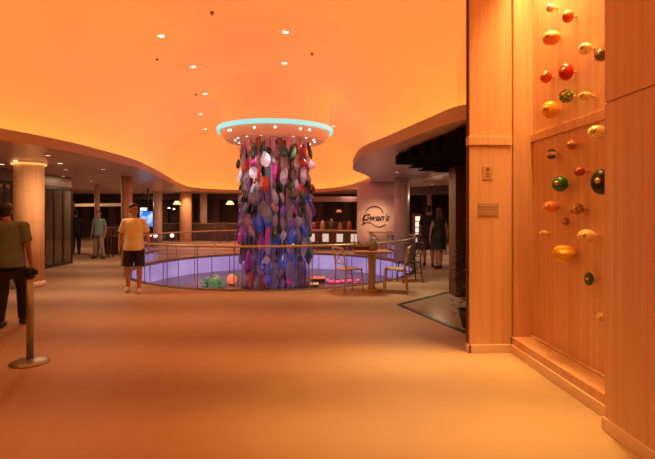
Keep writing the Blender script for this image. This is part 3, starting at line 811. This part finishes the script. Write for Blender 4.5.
RM = [ribm('ribbon rose', (.75, .20, .22), (.18, .12, .15), (.14, .10, .22), .16), ribm('ribbon violet', (.55, .25, .40), (.12, .09, .13), (.05, .07, .22), .14), ribm('ribbon smoke', (.40, .08, .08), (.05, .04, .05), (.10, .09, .12), .08)]
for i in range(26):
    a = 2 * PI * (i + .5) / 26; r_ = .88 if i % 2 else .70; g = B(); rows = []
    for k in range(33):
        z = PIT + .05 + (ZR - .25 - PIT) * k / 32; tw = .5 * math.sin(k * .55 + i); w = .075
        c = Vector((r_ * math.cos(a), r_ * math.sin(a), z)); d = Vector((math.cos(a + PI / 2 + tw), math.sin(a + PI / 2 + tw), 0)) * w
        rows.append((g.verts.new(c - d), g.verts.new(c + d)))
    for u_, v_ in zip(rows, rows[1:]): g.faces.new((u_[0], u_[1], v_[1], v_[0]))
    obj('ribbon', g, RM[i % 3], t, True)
obj('core_tube', tube(B(), (0, 0, PIT), (0, 0, ZR - .2), .34, seg=24), mat('mirrored core', (.20, .13, .17), .12, metal=.7), t, True)
obj('floor_plate', lathe(B(), [(0, PIT), (.98, PIT), (.98, PIT + .04), (0, PIT + .04)], 40), M['black'], t)

# planting and lit flowers round the foot of the chandelier
def at_pit(px, py, z=PIT):
    p = G(px, py, z); return p
M['leaf'] = mat('lit green leaf', (.07, .30, .09), .5, emit=(.1, .55, .2), estr=.22, sampling=False)  # light on the leaves put in as emission, in both greens
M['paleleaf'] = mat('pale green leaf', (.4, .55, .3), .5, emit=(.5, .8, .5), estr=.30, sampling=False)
pl = [(207, 284, 'small lit green plant, outermost left in the pit'), (213.5, 281, 'pale lit plant right next to the outermost plant in the pit'), (219.5, 285.5, 'low lit green plant directly left of the orange ball'), (234, 278, 'green lit plant behind the orange ball lamp')]
for k, (px, py, lb) in enumerate(pl):
    p = at_pit(px, py + 2); leafy('flower_bed_plant', lb, 'plant', (p.x, p.y, PIT), .30, 90, M['leaf'] if k != 1 else M['paleleaf'], .17, None, 20 + k, 'lit plants round the chandelier foot', .12)
p = at_pit(232, 285); t = thing('ball_lamp', 'glowing orange ball lamp among the green plants in the pit', 'lamp', (p.x, p.y, PIT))
obj('lamp_shade', ball(B(), (0, 0, .17), .15, 24, 14), glow('orange ball', (1, .13, .03), .95), t, True); obj('base', lathe(B(), [(0, 0), (.09, 0), (.08, .04), (0, .04)], 20), M['black'], t)
p = at_pit(318, 282); t = thing('flower_trough', 'glowing orange flower trough right of the chandelier foot', 'planter', (p.x, p.y, PIT))
obj('trough', box(B(), -.22, .22, -.08, .08, 0, .10, .01), M['black'], t)
for k in range(6): obj('flower', ball(B(), (-.18 + .072 * k, 0, .13), (.045, .05, .045), 10, 8), glow('orange flower', (1, .16, .04), .9), t, True)
p = at_pit(314.5, 287.5); t = thing('flower_trough', 'small yellow and red flower trough touching the chandelier foot at its right', 'planter', (p.x, p.y, PIT))
obj('trough', box(B(), -.12, .12, -.06, .06, 0, .08, .01), M['black'], t)
for k in range(3): obj('flower', ball(B(), (-.08 + .08 * k, 0, .11), (.04, .04, .04), 10, 8), glow('yellow flower', (1, .42, .08), .8), t, True)
p = at_pit(343, 283); t = thing('neon_flower', 'pink glowing neon squiggle lying on the pit floor right of the chandelier', 'light', (p.x, p.y, PIT))
g = B(); polytube(g, [(-.48 + .04 * k, .13 * math.sin(k * .8), .06 + .04 * math.cos(k * 1.1)) for k in range(25)], .035, 8); obj('tube', g, glow('pink neon', (1, .05, .22), 1.25), t, True)
g = B(); box(g, -.5, .5, -.2, .2, 0, .012); obj('base', g, M['black'], t)

# ---------------------------------------------------------------- cafe table and chairs
M['chairwood'] = wood('pale chair wood', (.46, .38, .20), (.62, .52, .30), scale=(12, 12, 2))
M['tabletop'] = wood('reddish table top', (.30, .13, .07), (.42, .20, .11), scale=(2, 14, 14))
tp = G(371.5, 291); tx_, ty_ = tp.x, tp.y
t = thing('cafe_table', 'small cafe table with thick pale pedestal beside the balustrade', 'table', (tx_, ty_, 0))
obj('table_top', box(B(), -.35, .36, -.33, .33, .765, .80, .008), M['tabletop'], t)
obj('pedestal', lathe(B(), [(.075, .04), (.07, .1), (.066, .4), (.075, .72), (.14, .765), (0, .765)], 24), M['chairwood'], t, True)
obj('base', lathe(B(), [(0, 0), (.19, 0), (.19, .02), (.10, .05), (0, .05)], 28), M['chairwood'], t, True)
t = thing('glass_jar', 'clear glass storage jar standing on the cafe table', 'jar', (tx_ + .03, ty_ - .05, .80))
obj('body', lathe(B(), [(0, 0), (.075, 0), (.085, .03), (.085, .17), (.06, .21), (.055, .21), (.078, .168), (.078, .035), (0, .012)], 24), M['jar'], t, True)
obj('lid', lathe(B(), [(0, .21), (.062, .21), (.062, .235), (.02, .245), (.02, .265), (0, .27)], 24), M['steel'], t, True)
obj('filling', lathe(B(), [(0, .015), (.072, .02), (.072, .08), (0, .09)], 20), mat('jar filling', (.25, .12, .07), .6), t, True)
t = thing('table_planter', 'low planter of small flowers on the cafe table left of the glass jar', 'planter', (tx_ - .17, ty_ + .14, .80))
obj('trough', box(B(), -.17, .17, -.05, .05, 0, .07, .006), M['darkcolumn'], t)
g = B(); rnd = random.Random(5)
for k in range(60): ball(g, (rnd.uniform(-.17, .17), rnd.uniform(-.06, .06), .07 + rnd.uniform(0, .10)), .016, 6, 4)
o = obj('blossom', g, mat('muted flowers', (.32, .22, .14), .6, noise=.5, scale=40), t); o['kind'] = 'stuff'
def chair(px, py, rz, label, m_, k=1.0, fold=False, mb=None):
    p = G(px, py); t = thing('cafe_chair', label, 'chair', (p.x, p.y, 0), rz, 'cafe chairs by the balustrade')
    sw, sd, sh, bh = .20, .20, .46, .87
    obj('seat', box(B(), -sw, sw, -sd, sd, sh - .025, sh, .008), mb or m_, t)
    for sx_ in (-1, 1):
        g = B(); tube(g, (sx_ * (sw - .02), sd - .02, sh), (sx_ * (sw - .01), sd + .02, 0), .016, .013, 8); obj('leg', g, m_, t)
        g = B(); tube(g, (sx_ * (sw - .02), -sd + .02, sh), (sx_ * (sw - .01), -sd - .03, 0), .016, .013, 8); obj('leg', g, m_, t)
        g = B(); polytube(g, [(sx_ * (sw - .02), -sd + .02, sh - .02), (sx_ * (sw - .018), -sd - .0, .62), (sx_ * (sw - .012), -sd - .05, bh)], .015, 8); obj('back_post', g, m_, t)
    g = B(); polytube(g, [(-sw - .005, -sd - .05, bh - .02), (-sw * .5, -sd - .075, bh), (0, -sd - .085, bh + .005), (sw * .5, -sd - .075, bh), (sw + .005, -sd - .05, bh - .02)], .022, 8); obj('top_rail', g, m_, t)
    for s in (-1, 1):
        g = B(); tube(g, (-s * (sw - .03), -sd - .005, .56), (s * (sw - .03), -sd - .05, bh - .05), .010, seg=8); obj('cross_bar', g, m_, t)
    g = B(); tube(g, (-sw + .02, -sd, .56), (sw - .02, -sd, .56), .011, seg=8); obj('lower_rail', g, m_, t)
    for s in (-1, 1):
        g = B(); tube(g, (s * (sw - .015), -sd, .22), (s * (sw - .015), sd, .22), .009, seg=8); obj('stretcher', g, m_, t)
    return t
chair(348.6, 291.5, math.radians(-62), 'pale wooden cross back chair left of the cafe table', M['chairwood'])
chair(395.5, 291.5, math.radians(75), 'pale wooden cross back chair right of the cafe table', M['chairwood'])
chair(409.5, 282, math.radians(100), 'black metal cross back chair in front of the pale column', M['black'])

# ---------------------------------------------------------------- belt barrier
x, y = W(30, 4.86)
t = thing('belt_barrier', 'steel barrier post with round base and black belt, standing at the left', 'barrier', (x, y, 0))
obj('base', lathe(B(), [(0, 0), (.185, 0), (.185, .012), (.15, .03), (.05, .045), (0, .045)], 40), M['steel'], t, True)
obj('pole', tube(B(), (0, 0, .04), (0, 0, .93), .034, seg=24), M['steel'], t, True)
obj('belt_head', lathe(B(), [(0, .88), (.045, .88), (.047, .895), (.047, .975), (.04, .99), (0, .99)], 24), M['black'], t, True)
obj('belt_clip', box(B(), .04, .075, -.018, .018, .915, .965, .004), M['black'], t)
x2, y2 = W(-70, 4.6); dx, dy = x2 - x, y2 - y
g = B(); rr = []
for k in range(13):
    s = k / 12; zc = .93 - .10 * s * (1 - s) - .035 * s
    rr.append((g.verts.new((dx * s, dy * s, zc - .04)), g.verts.new((dx * s, dy * s, zc + .04))))
for u_, v_ in zip(rr, rr[1:]): g.faces.new((u_[0], v_[0], v_[1], u_[1]))
o = obj('belt', g, M['belt'], t); md = o.modifiers.new('thick', 'SOLIDIFY'); md.thickness = .004

# ---------------------------------------------------------------- people
def remesh(o, vox, it=6):
    md = o.modifiers.new('skin', 'REMESH'); md.mode = 'VOXEL'; md.voxel_size = vox; md.use_smooth_shade = True
    md = o.modifiers.new('soft', 'SMOOTH'); md.iterations = it; md.factor = .5
def hand(bm, wr, dirv, side, s, curl=.5):
    """palm, five unequal bent fingers, the thumb from the side of the palm"""
    d = Vector(dirv).normalized(); fwd = Vector((0, 1, 0)); fwd = (fwd - d * fwd.dot(d)).normalized(); inn_ = d.cross(fwd) * 1.0
    if inn_.x * side > 0: inn_ = -inn_
    wr = Vector(wr); pc = wr + d * .05 * s
    for k in range(4): capsule(bm, wr + d * .01 + fwd * (k - 1.5) * .010 * s, wr + d * .085 * s + fwd * (k - 1.5) * .021 * s, .014 * s, .012 * s, 8)
    for k, L_ in enumerate((.062, .075, .082, .070)):
        b0 = wr + d * .09 * s + fwd * (k - 1.5) * .022 * s; b1 = b0 + (d + inn_ * curl * .4).normalized() * L_ * .5 * s; b2 = b1 + (d + inn_ * curl * 1.6).normalized() * L_ * .5 * s
        capsule(bm, b0, b1, .0095 * s, .009 * s, 8); capsule(bm, b1, b2, .009 * s, .0078 * s, 8)
    t0 = wr + d * .03 * s + fwd * .03 * s; t1 = t0 + (d * .7 + fwd * .8 + inn_ * .3).normalized() * .035 * s; t2 = t1 + (d + fwd * .3 + inn_ * .3).normalized() * .03 * s
    capsule(bm, t0, t1, .012 * s, .011 * s, 8); capsule(bm, t1, t2, .011 * s, .009 * s, 8)
def person(loc, rz, label, J, s=1.0, skin='skin', hair='hair', hairlong=0, shirt=None, sleeve='short', bottom='shorts', bcol=None, shoe='shoe', dress=False, female=False, vox=.011, bare_arm=True):
    t = thing('person', label, 'person', loc, rz)
    D = dict(pel=(0, 0, .93), ch=(0, -.01, 1.25), nk=(0, -.015, 1.43), hd=(0, .02, 1.60), yaw=0.0,
             shL=(-.165, -.01, 1.365), elL=(-.235, -.03, 1.11), wrL=(-.245, .06, .87), shR=(.165, -.01, 1.365), elR=(.235, -.03, 1.11), wrR=(.245, .06, .87),
             hpL=(-.085, 0, .90), knL=(-.10, .02, .49), anL=(-.10, -.02, .08), hpR=(.085, 0, .90), knR=(.10, .02, .49), anR=(.10, -.02, .08), toL=None, toR=None)
    D.update(J); V = {k: (Vector(v) * s if isinstance(v, tuple) else v) for k, v in D.items()}
    f = .9 if female else 1.0
    g = B()
    pel, ch, nk, hd = V['pel'], V['ch'], V['nk'], V['hd']
    ball(g, pel, (.15 * s * (1.0 if female else .96), .095 * s, .11 * s)); 
    capsule(g, pel + Vector((-.06, 0, .02)) * s, ch + Vector((-.075 * f, 0, .05)) * s, .095 * s * f, .10 * s * f); capsule(g, pel + Vector((.06, 0, .02)) * s, ch + Vector((.075 * f, 0, .05)) * s, .095 * s * f, .10 * s * f)
    capsule(g, V['shL'], V['shR'], .058 * s * f, .058 * s * f); capsule(g, ch + Vector((0, 0, .1)) * s, nk, .085 * s * f, .052 * s); [capsule(g, nk - Vector((0, 0, .02)) * s, V['sh' + q].lerp(nk, .25), .045 * s, .05 * s * f) for q in 'LR']
    capsule(g, nk, hd - Vector((0, .015, .04)) * s, .052 * s * f, .05 * s * f)
    hr = Matrix.Rotation(V['yaw'], 4, 'Z')
    def H(x, y, z): return hd + (hr @ Vector((x, y, z))) * s
    ball(g, H(0, -.01, .035), (.076 * s, .092 * s, .088 * s), 20, 14, hr); ball(g, H(0, .015, -.045), (.058 * s, .068 * s, .070 * s), 16, 10, hr)
    capsule(g, H(0, .085, .015), H(0, .105, -.022), .010 * s, .014 * s, 8)
    ball(g, H(0, .066, -.085), (.024 * s, .02 * s, .018 * s), 10, 8)
    for sd in (-1, 1): ball(g, H(sd * .076, -.005, -.005), (.010 * s, .022 * s, .032 * s), 10, 8, hr)
    for q, sd in (('L', -1), ('R', 1)):
        sh, el, wr = V['sh' + q], V['el' + q], V['wr' + q]
        capsule(g, sh, el, .050 * s * f, .040 * s * f); capsule(g, el, wr, .040 * s * f, .027 * s * f); hand(g, wr, (wr - el), sd, s)
        hp, kn, an = V['hp' + q], V['kn' + q], V['an' + q]
        capsule(g, hp, kn, .088 * s, .056 * s); mid = kn.lerp(an, .3) + Vector((0, -.012, 0)) * s; capsule(g, kn, mid, .054 * s, .056 * s); capsule(g, mid, an, .056 * s, .036 * s)
        to = V['to' + q] if V['to' + q] is not None else an + Vector((sd * .015, .16, -.045)) * s
        capsule(g, an - Vector((0, .03, .035)) * s, to, .036 * s, .03 * s)
    body = obj('body', g, M[skin], t); remesh(body, vox * s, 4)
    # eyes, mouth
    for sd in (-1, 1): obj('eye', ball(B(), H(sd * .03, .074, .012), .012 * s, 10, 8), M['eye'], body)
    obj('mouth', ball(B(), H(0, .079, -.052), (.024 * s, .010 * s, .007 * s), 12, 6, hr), M['lip'], body)
    for sd in (-1, 1): g = B(); capsule(g, H(sd * .016, .083, .036), H(sd * .046, .073, .036), .006 * s, .005 * s, 6); obj('eyebrow', g, M[hair], body)
    # hair
    g = B(); ball(g, H(0, -.022, .055), (.084 * s, .094 * s, .088 * s), 20, 14, hr); ball(g, H(0, .03, .098), (.062 * s, .062 * s, .035 * s), 14, 10, hr)
    if not hairlong: ball(g, H(0, -.05, .0), (.072 * s, .060 * s, .075 * s), 16, 10, hr)
    else:
        for k in (-1, 0, 1): capsule(g, H(k * .045, -.05, .03), H(k * .06, -.075, -.06 - hairlong), .052 * s, .034 * s)
    o = obj('hair', g, M[hair], t); remesh(o, .010 * s, 3)
    # upper garment
    if shirt:
        k_ = .016 * s; g = B()
        up_ = [(pel, -.115, .196, .160), (pel, -.03, .193, .158), (pel, .08, .176, .138), (pel, .20, .168 * f, .122), (ch, .0, .178 * f, .126), (ch, .07, .180 * f, .122), (ch, .12, .165 * f, .108), (ch, .165, .115 * f, .085), (nk, .0, .066, .066), (nk, .012, .062, .062)]
        rg = []
        for c_, dz, rx_, ry_ in up_: rg.append([g.verts.new(c_ + Vector((rx_ * math.cos(2 * PI * q / 28), ry_ * math.sin(2 * PI * q / 28), dz)) * s) for q in range(28)])
        for u_, v_ in zip(rg, rg[1:]):
            for q in range(28): g.faces.new((u_[q], u_[(q + 1) % 28], v_[(q + 1) % 28], v_[q]))
        g.faces.new(list(reversed(rg[0]))); g.faces.new(rg[-1])
        capsule(g, V['shL'], V['shR'], .058 * s * f + k_ * .5); [capsule(g, nk - Vector((0, 0, .03)) * s, V['sh' + q].lerp(nk, .25), .045 * s, .056 * s * f) for q in 'LR']
        if sleeve != 'none':
            for q in 'LR':
                sh, el, wr = V['sh' + q], V['el' + q], V['wr' + q]
                if sleeve == 'short': tube(g, sh, sh.lerp(el, .80), .056 * s + k_ * .4, .050 * s + k_, 16)
                else: capsule(g, sh, el, .052 * s + k_, .044 * s + k_); tube(g, el, wr, .044 * s + k_, .032 * s + k_, 16)
        o = obj('shirt' if not dress else 'dress_bodice', g, shirt, t); remesh(o, .010 * s, 8)
    g = B(); bc = bcol
    if bottom in ('shorts', 'trousers'):
        capsule(g, pel + Vector((-.06, 0, -.045)) * s, pel + Vector((.06, 0, -.045)) * s, .118 * s)
        for q in 'LR':
            hp, kn, an = V['hp' + q], V['kn' + q], V['an' + q]
            ball(g, hp - Vector((0, 0, .03)) * s, .100 * s)
            if bottom == 'shorts': tube(g, hp, hp.lerp(kn, .98), .104 * s, .094 * s, 20)
            else: capsule(g, hp, kn, .100 * s, .073 * s); tube(g, kn, kn.lerp(an, .97), .074 * s, .062 * s, 18)
    elif bottom == 'skirt':
        lathe(g, [(0, .12 * s), (.115 * s, .12 * s), (.15 * s, 0), (.185 * s, -.18 * s), (.215 * s, -.36 * s), (0, -.36 * s)], 28, (pel.x, pel.y, pel.z))
        for v in g.verts: v.co.y = pel.y + (v.co.y - pel.y) * .78
    o = obj({'shorts': 'shorts', 'trousers': 'trousers', 'skirt': 'skirt'}[bottom], g, bc, t); remesh(o, .010 * s, 4)
    for q, sd in (('L', -1), ('R', 1)):
        an = V['an' + q]; to = V['to' + q] if V['to' + q] is not None else an + Vector((sd * .015, .16, -.045)) * s
        g = B(); capsule(g, an - Vector((0, .03, .030)) * s, to + Vector((0, .01, 0)) * s, .043 * s, .037 * s); ball(g, an - Vector((0, .01, .01)) * s, .044 * s)
        for v in g.verts: v.co.z = max(v.co.z, 0.004)
        o = obj('shoe', g, M[shoe], t); remesh(o, .009 * s, 3)
    return t
def cl(name, c, n_=.1): return mat(name, c, .8, noise=n_, scale=10)
def face_to(loc, deg): return math.radians(deg)
# man in yellow shirt, walking, front view, head turned to his left (picture right)
p = G(134, 292)
person((p.x, p.y, 0), math.radians(180 + 14), 'man in a cream yellow T-shirt and dark shorts strolling beside the balustrade',
       dict(yaw=math.radians(34), knL=(-.11, .09, .50), anL=(-.10, .10, .085), knR=(.105, .02, .50), anR=(.12, -.10, .09), elL=(-.25, -.05, 1.12), wrL=(-.27, .05, .88), elR=(.25, -.07, 1.12), wrR=(.265, -.01, .88)),
       s=1.0, shirt=cl('cream yellow cotton', (.86, .80, .50)), bcol=cl('dark navy shorts', (.018, .017, .03)))
# man at left edge, back view
p = G(10, 327)
tm = person((p.x, p.y, 0), math.radians(6), 'man in a grey green T-shirt and black trousers seen from behind at the left edge',
       dict(ch=(-.01, .01, 1.24), nk=(-.055, .05, 1.41), hd=(-.11, .10, 1.56), yaw=math.radians(25), shL=(-.20, .02, 1.37), shR=(.18, .0, 1.37), elR=(.225, .0, 1.10), wrR=(.215, .10, .86), elL=(-.26, .03, 1.10), wrL=(-.20, .22, .98),
            knR=(.11, .10, .50), anR=(.11, .12, .085), anL=(-.09, -.10, .085), knL=(-.09, .0, .49)),
       s=1.0, skin='shadedskin', shirt=cl('grey green cotton', (.14, .21, .19)), bottom='trousers', bcol=cl('black cloth', (.012, .011, .013)), shoe='darkshoe')
g = B(); polytube(g, [(.215, .13, .80), (.20, .14, .70), (.16, .13, .58), (.13, .12, .46)], .006, 6); obj('strap', g, M['black'], tm)
# strolling couple at right, back view
p = G(439, 269)
person((p.x, p.y, 0), math.radians(4), 'woman in a short dark dress walking away beyond the cafe tables',
       dict(anL=(-.07, -.05, .085), knL=(-.08, .0, .49), knR=(.07, .05, .5), anR=(.07, .06, .085), elL=(-.24, -.02, 1.12), elR=(.24, .0, 1.12)),
       s=.965, hair='brownhair', hairlong=.10, shirt=cl('dark floral bodice', (.022, .028, .022), .5), sleeve='none', bottom='skirt', bcol=cl('dark floral skirt', (.022, .028, .022), .5), shoe='darkshoe', dress=True, female=True)
p = G(428.5, 266.5)
person((p.x, p.y, 0), math.radians(-8), 'man in a black T-shirt and shorts walking left of the woman in the dark dress',
       dict(anL=(-.10, .10, .085), knL=(-.10, .09, .50), anR=(.10, -.09, .085)),
       s=1.02, skin='shadedskin', shirt=cl('black cotton', (.022, .014, .013)), bcol=cl('plum shorts', (.10, .05, .05)), shoe='darkshoe')
# far left pair
p = G(99, 258.5)
person((p.x, p.y, 0), math.radians(178), 'person in a grey blue shirt and pale trousers walking in the far left hall',
       dict(anL=(-.20, .06, .085), knL=(-.14, .08, .50), anR=(.18, -.06, .085), knR=(.13, .0, .5)), s=.93,
       skin='shadedskin', shirt=cl('grey blue linen', (.15, .22, .22)), bottom='trousers', bcol=cl('pale trousers', (.34, .25, .19)), shoe='darkshoe')
p = G(76, 254)
person((p.x, p.y, 0), math.radians(20), 'person in all black clothes standing by the end of the glazed partition',
       dict(), s=.95, skin='shadedskin', shirt=cl('black shirt', (.016, .014, .016)), sleeve='long', bottom='trousers', bcol=cl('black trousers', (.014, .012, .014)), shoe='darkshoe')

# ---------------------------------------------------------------- downlights and sprinklers
dlm = glow('warm downlight', (1, .80, .52), 4.5)
dls = glow('dim warm downlight', (1, .62, .35), 2.2)
M['trimring'] = mat('downlight ring', (.75, .5, .35), .4)
def downlight(px, py, zc, label, group, r=.055, m_=None):
    Z = F * (zc - EYE) / (HY - py); x, y = W(px, Z)
    if zc == CEIL: x, y, zc = ceil_hit(px, py); zc -= .004
    t = thing('downlight', label, 'ceiling light', (x, y, zc), 0, group)
    obj('trim_ring', lathe(B(), [(r, -.001), (r * 1.3, -.001), (r * 1.3, -.012), (r, -.012)], 20), M['trimring'], t, True)
    obj('bulb', lathe(B(), [(0, -.009), (r, -.009), (r, -.004), (0, -.004)], 20), m_ or dlm, t)
ordn = ['first', 'second', 'third', 'fourth', 'fifth']
for k, (px, py) in enumerate(((161, 35.5), (193, 66.5), (205, 93.5), (200, 114), (205, 129))):
    downlight(px, py, CEIL, 'round downlight in the orange ceiling, %s from the top of the left row' % ordn[k], 'downlights in the high orange ceiling', .062)
for k, (px, py) in enumerate(((285.6, 31.5), (284.5, 62.8), (299.5, 91.3), (324.5, 111.5), (334, 126))):
    downlight(px, py, CEIL, 'round downlight in the orange ceiling, %s from the top of the right row' % ordn[k], 'downlights in the high orange ceiling', .062)
low = [(15.3, 160.5, 'above the left edge of the large wooden column', 1), (43.6, 166, 'at the right edge of the large wooden column', 1), (60, 163, 'right of the large wooden column, brightest of its cluster', 1),
       (65.5, 169.4, 'just below the brightest one right of the large column', 0), (63.4, 176, 'lowest in the cluster right of the large column', 0), (91, 181, 'between the large column and the slim pale column', 0),
       (103, 169, 'above the slim pale column', 0), (2, 164, 'at the left edge beside the large column', 1), (48, 155, 'just under the curved lip right of the large column', 0),
       (85, 195, 'far back left of the slim column, left one', 0), (94, 195, 'far back by the slim column, right one', 0), (407, 164, 'in front of the pale column at the right', 1), (432, 184, 'above the strolling woman', 0), (450, 176.5, 'next to the dark red column', 0),
       (397, 172, 'above the pale column top at the right', 0), (224, 195.5, 'far back left of the chandelier', 0), (339, 193, 'far back right of the chandelier', 0)]
for px, py, w_, br in low: downlight(px, py, SOF, 'small downlight in the lower ceiling ' + w_, 'downlights in the lower ceiling', .05, dlm if br else dls)
for k, (px, py) in enumerate(((212, 12), (312, 53), (157, 59), (309, 91), (196, 94))):
    x, y, zs = ceil_hit(px, py)
    w_ = ['nearest the top edge', 'right of the second right hand downlight', 'left of the left row', 'beside the third right hand downlight', 'beside the third left hand downlight'][k]
    t = thing('sprinkler', 'tiny dark sprinkler head in the orange ceiling ' + w_, 'sprinkler', (x, y, zs), 0, 'sprinklers in the orange ceiling')
    obj('body', lathe(B(), [(.035, 0), (.035, -.015), (.015, -.03), (0, -.03)], 16), mat('dark bronze', (.25, .09, .04), .5), t, True); obj('deflector', lathe(B(), [(0, -.05), (.03, -.05), (.03, -.045), (0, -.045)], 16), M['brass'], t); obj('stem', tube(B(), (0, 0, -.05), (0, 0, -.02), .006, seg=8), M['brass'], t)

# ---------------------------------------------------------------- lamps
def lamp(name, kind, loc, energy, col, rot=(0, 0, 0), **kw):
    l = bpy.data.lights.new(name, kind); l.energy = energy; l.color = col
    for k, v in kw.items(): setattr(l, k, v)
    o = bpy.data.objects.new(name, l); COL.objects.link(o); o.location = loc; o.rotation_euler = rot; return o
# alcove wash from its top
lamp('alcove_light', 'AREA', (XB - .12, (YN + YF) / 2 + .2, 4.37), 46, (1, .50, .14), (0, math.radians(4), 0), shape='RECTANGLE', size=.08, size_y=1.3, spread=math.radians(75))
# warm pool on the floor next to the alcove
lamp('pool_light', 'SPOT', (1.42, 3.7, 4.6), 300, (1, .66, .14), (0, math.radians(4), 0), spot_size=math.radians(50), spot_blend=1.0, shadow_soft_size=.15)
lamp('alcove_fill', 'SPOT', (-.2, 3.2, 4.3), 120, (1, .55, .24), (0, math.radians(48), math.radians(22)), spot_size=math.radians(75), spot_blend=1.0, shadow_soft_size=.3)  # unseen spot added in the room to brighten alcove and right wall
# column wash
x, y = W(29, 9.8)
lamp('column_light', 'SPOT', (x + .5, y - 1.7, 2.55), 40, (1, .55, .25), (math.radians(50), 0, 0), spot_size=math.radians(95), spot_blend=.9, shadow_soft_size=.05)
x, y = W(186, 23.6)
lamp('column_light', 'SPOT', (x, y, 2.55), 60, (1, .5, .2), (math.radians(30), 0, 0), spot_size=math.radians(90), spot_blend=.9, shadow_soft_size=.05)
# unseen fill lamps added under the low ceiling
for k, (px, Z, e, c) in enumerate(((100, 14.5, 30, (1, .62, .36)), (60, 19, 35, (1, .6, .36)), (205, 22, 60, (1, .62, .5)), (350, 21, 50, (1, .62, .5)), (440, 15, 40, (1, .66, .42)), (425, 20, 30, (1, .62, .4)), (130, 25, 45, (1, .6, .4)), (250, 26.5, 25, (1, .6, .4)), (398, 9.6, 45, (1, .74, .42)), (80, 9.3, 32, (1, .62, .34)))):
    x, y = W(px, Z); lamp('ceiling_fill', 'AREA', (x, y, SOF - .03), e, c, shape='DISK', size=.5)
# chandelier spots and added pink fill
for k in range(5):
    a = -PI / 2 + (k - 2) * .55
    lamp('chandelier_light', 'SPOT', (OC.x + 1.25 * math.cos(a), OC.y + 1.25 * math.sin(a), ZR - .28), 85, (1, .74, .86), (math.radians(-4) * math.sin(a), math.radians(4) * math.cos(a), 0), spot_size=math.radians(50), spot_blend=.8, shadow_soft_size=.04)
lamp('pit_light', 'POINT', (OC.x + .2, OC.y - 2.1, PIT + .5), 10, (.5, .35, 1), shadow_soft_size=.2)
lamp('pink_fill', 'POINT', (OC.x, OC.y + 2.2, 3.2), 40, (1, .35, .5), shadow_soft_size=.4)  # unseen pink lamp added to tint the ceiling behind the chandelier

wd = bpy.data.worlds.new('world'); scn.world = wd; wd.use_nodes = True
wd.node_tree.nodes['Background'].inputs[0].default_value = (.05, .02, .012, 1); wd.node_tree.nodes['Background'].inputs[1].default_value = .3
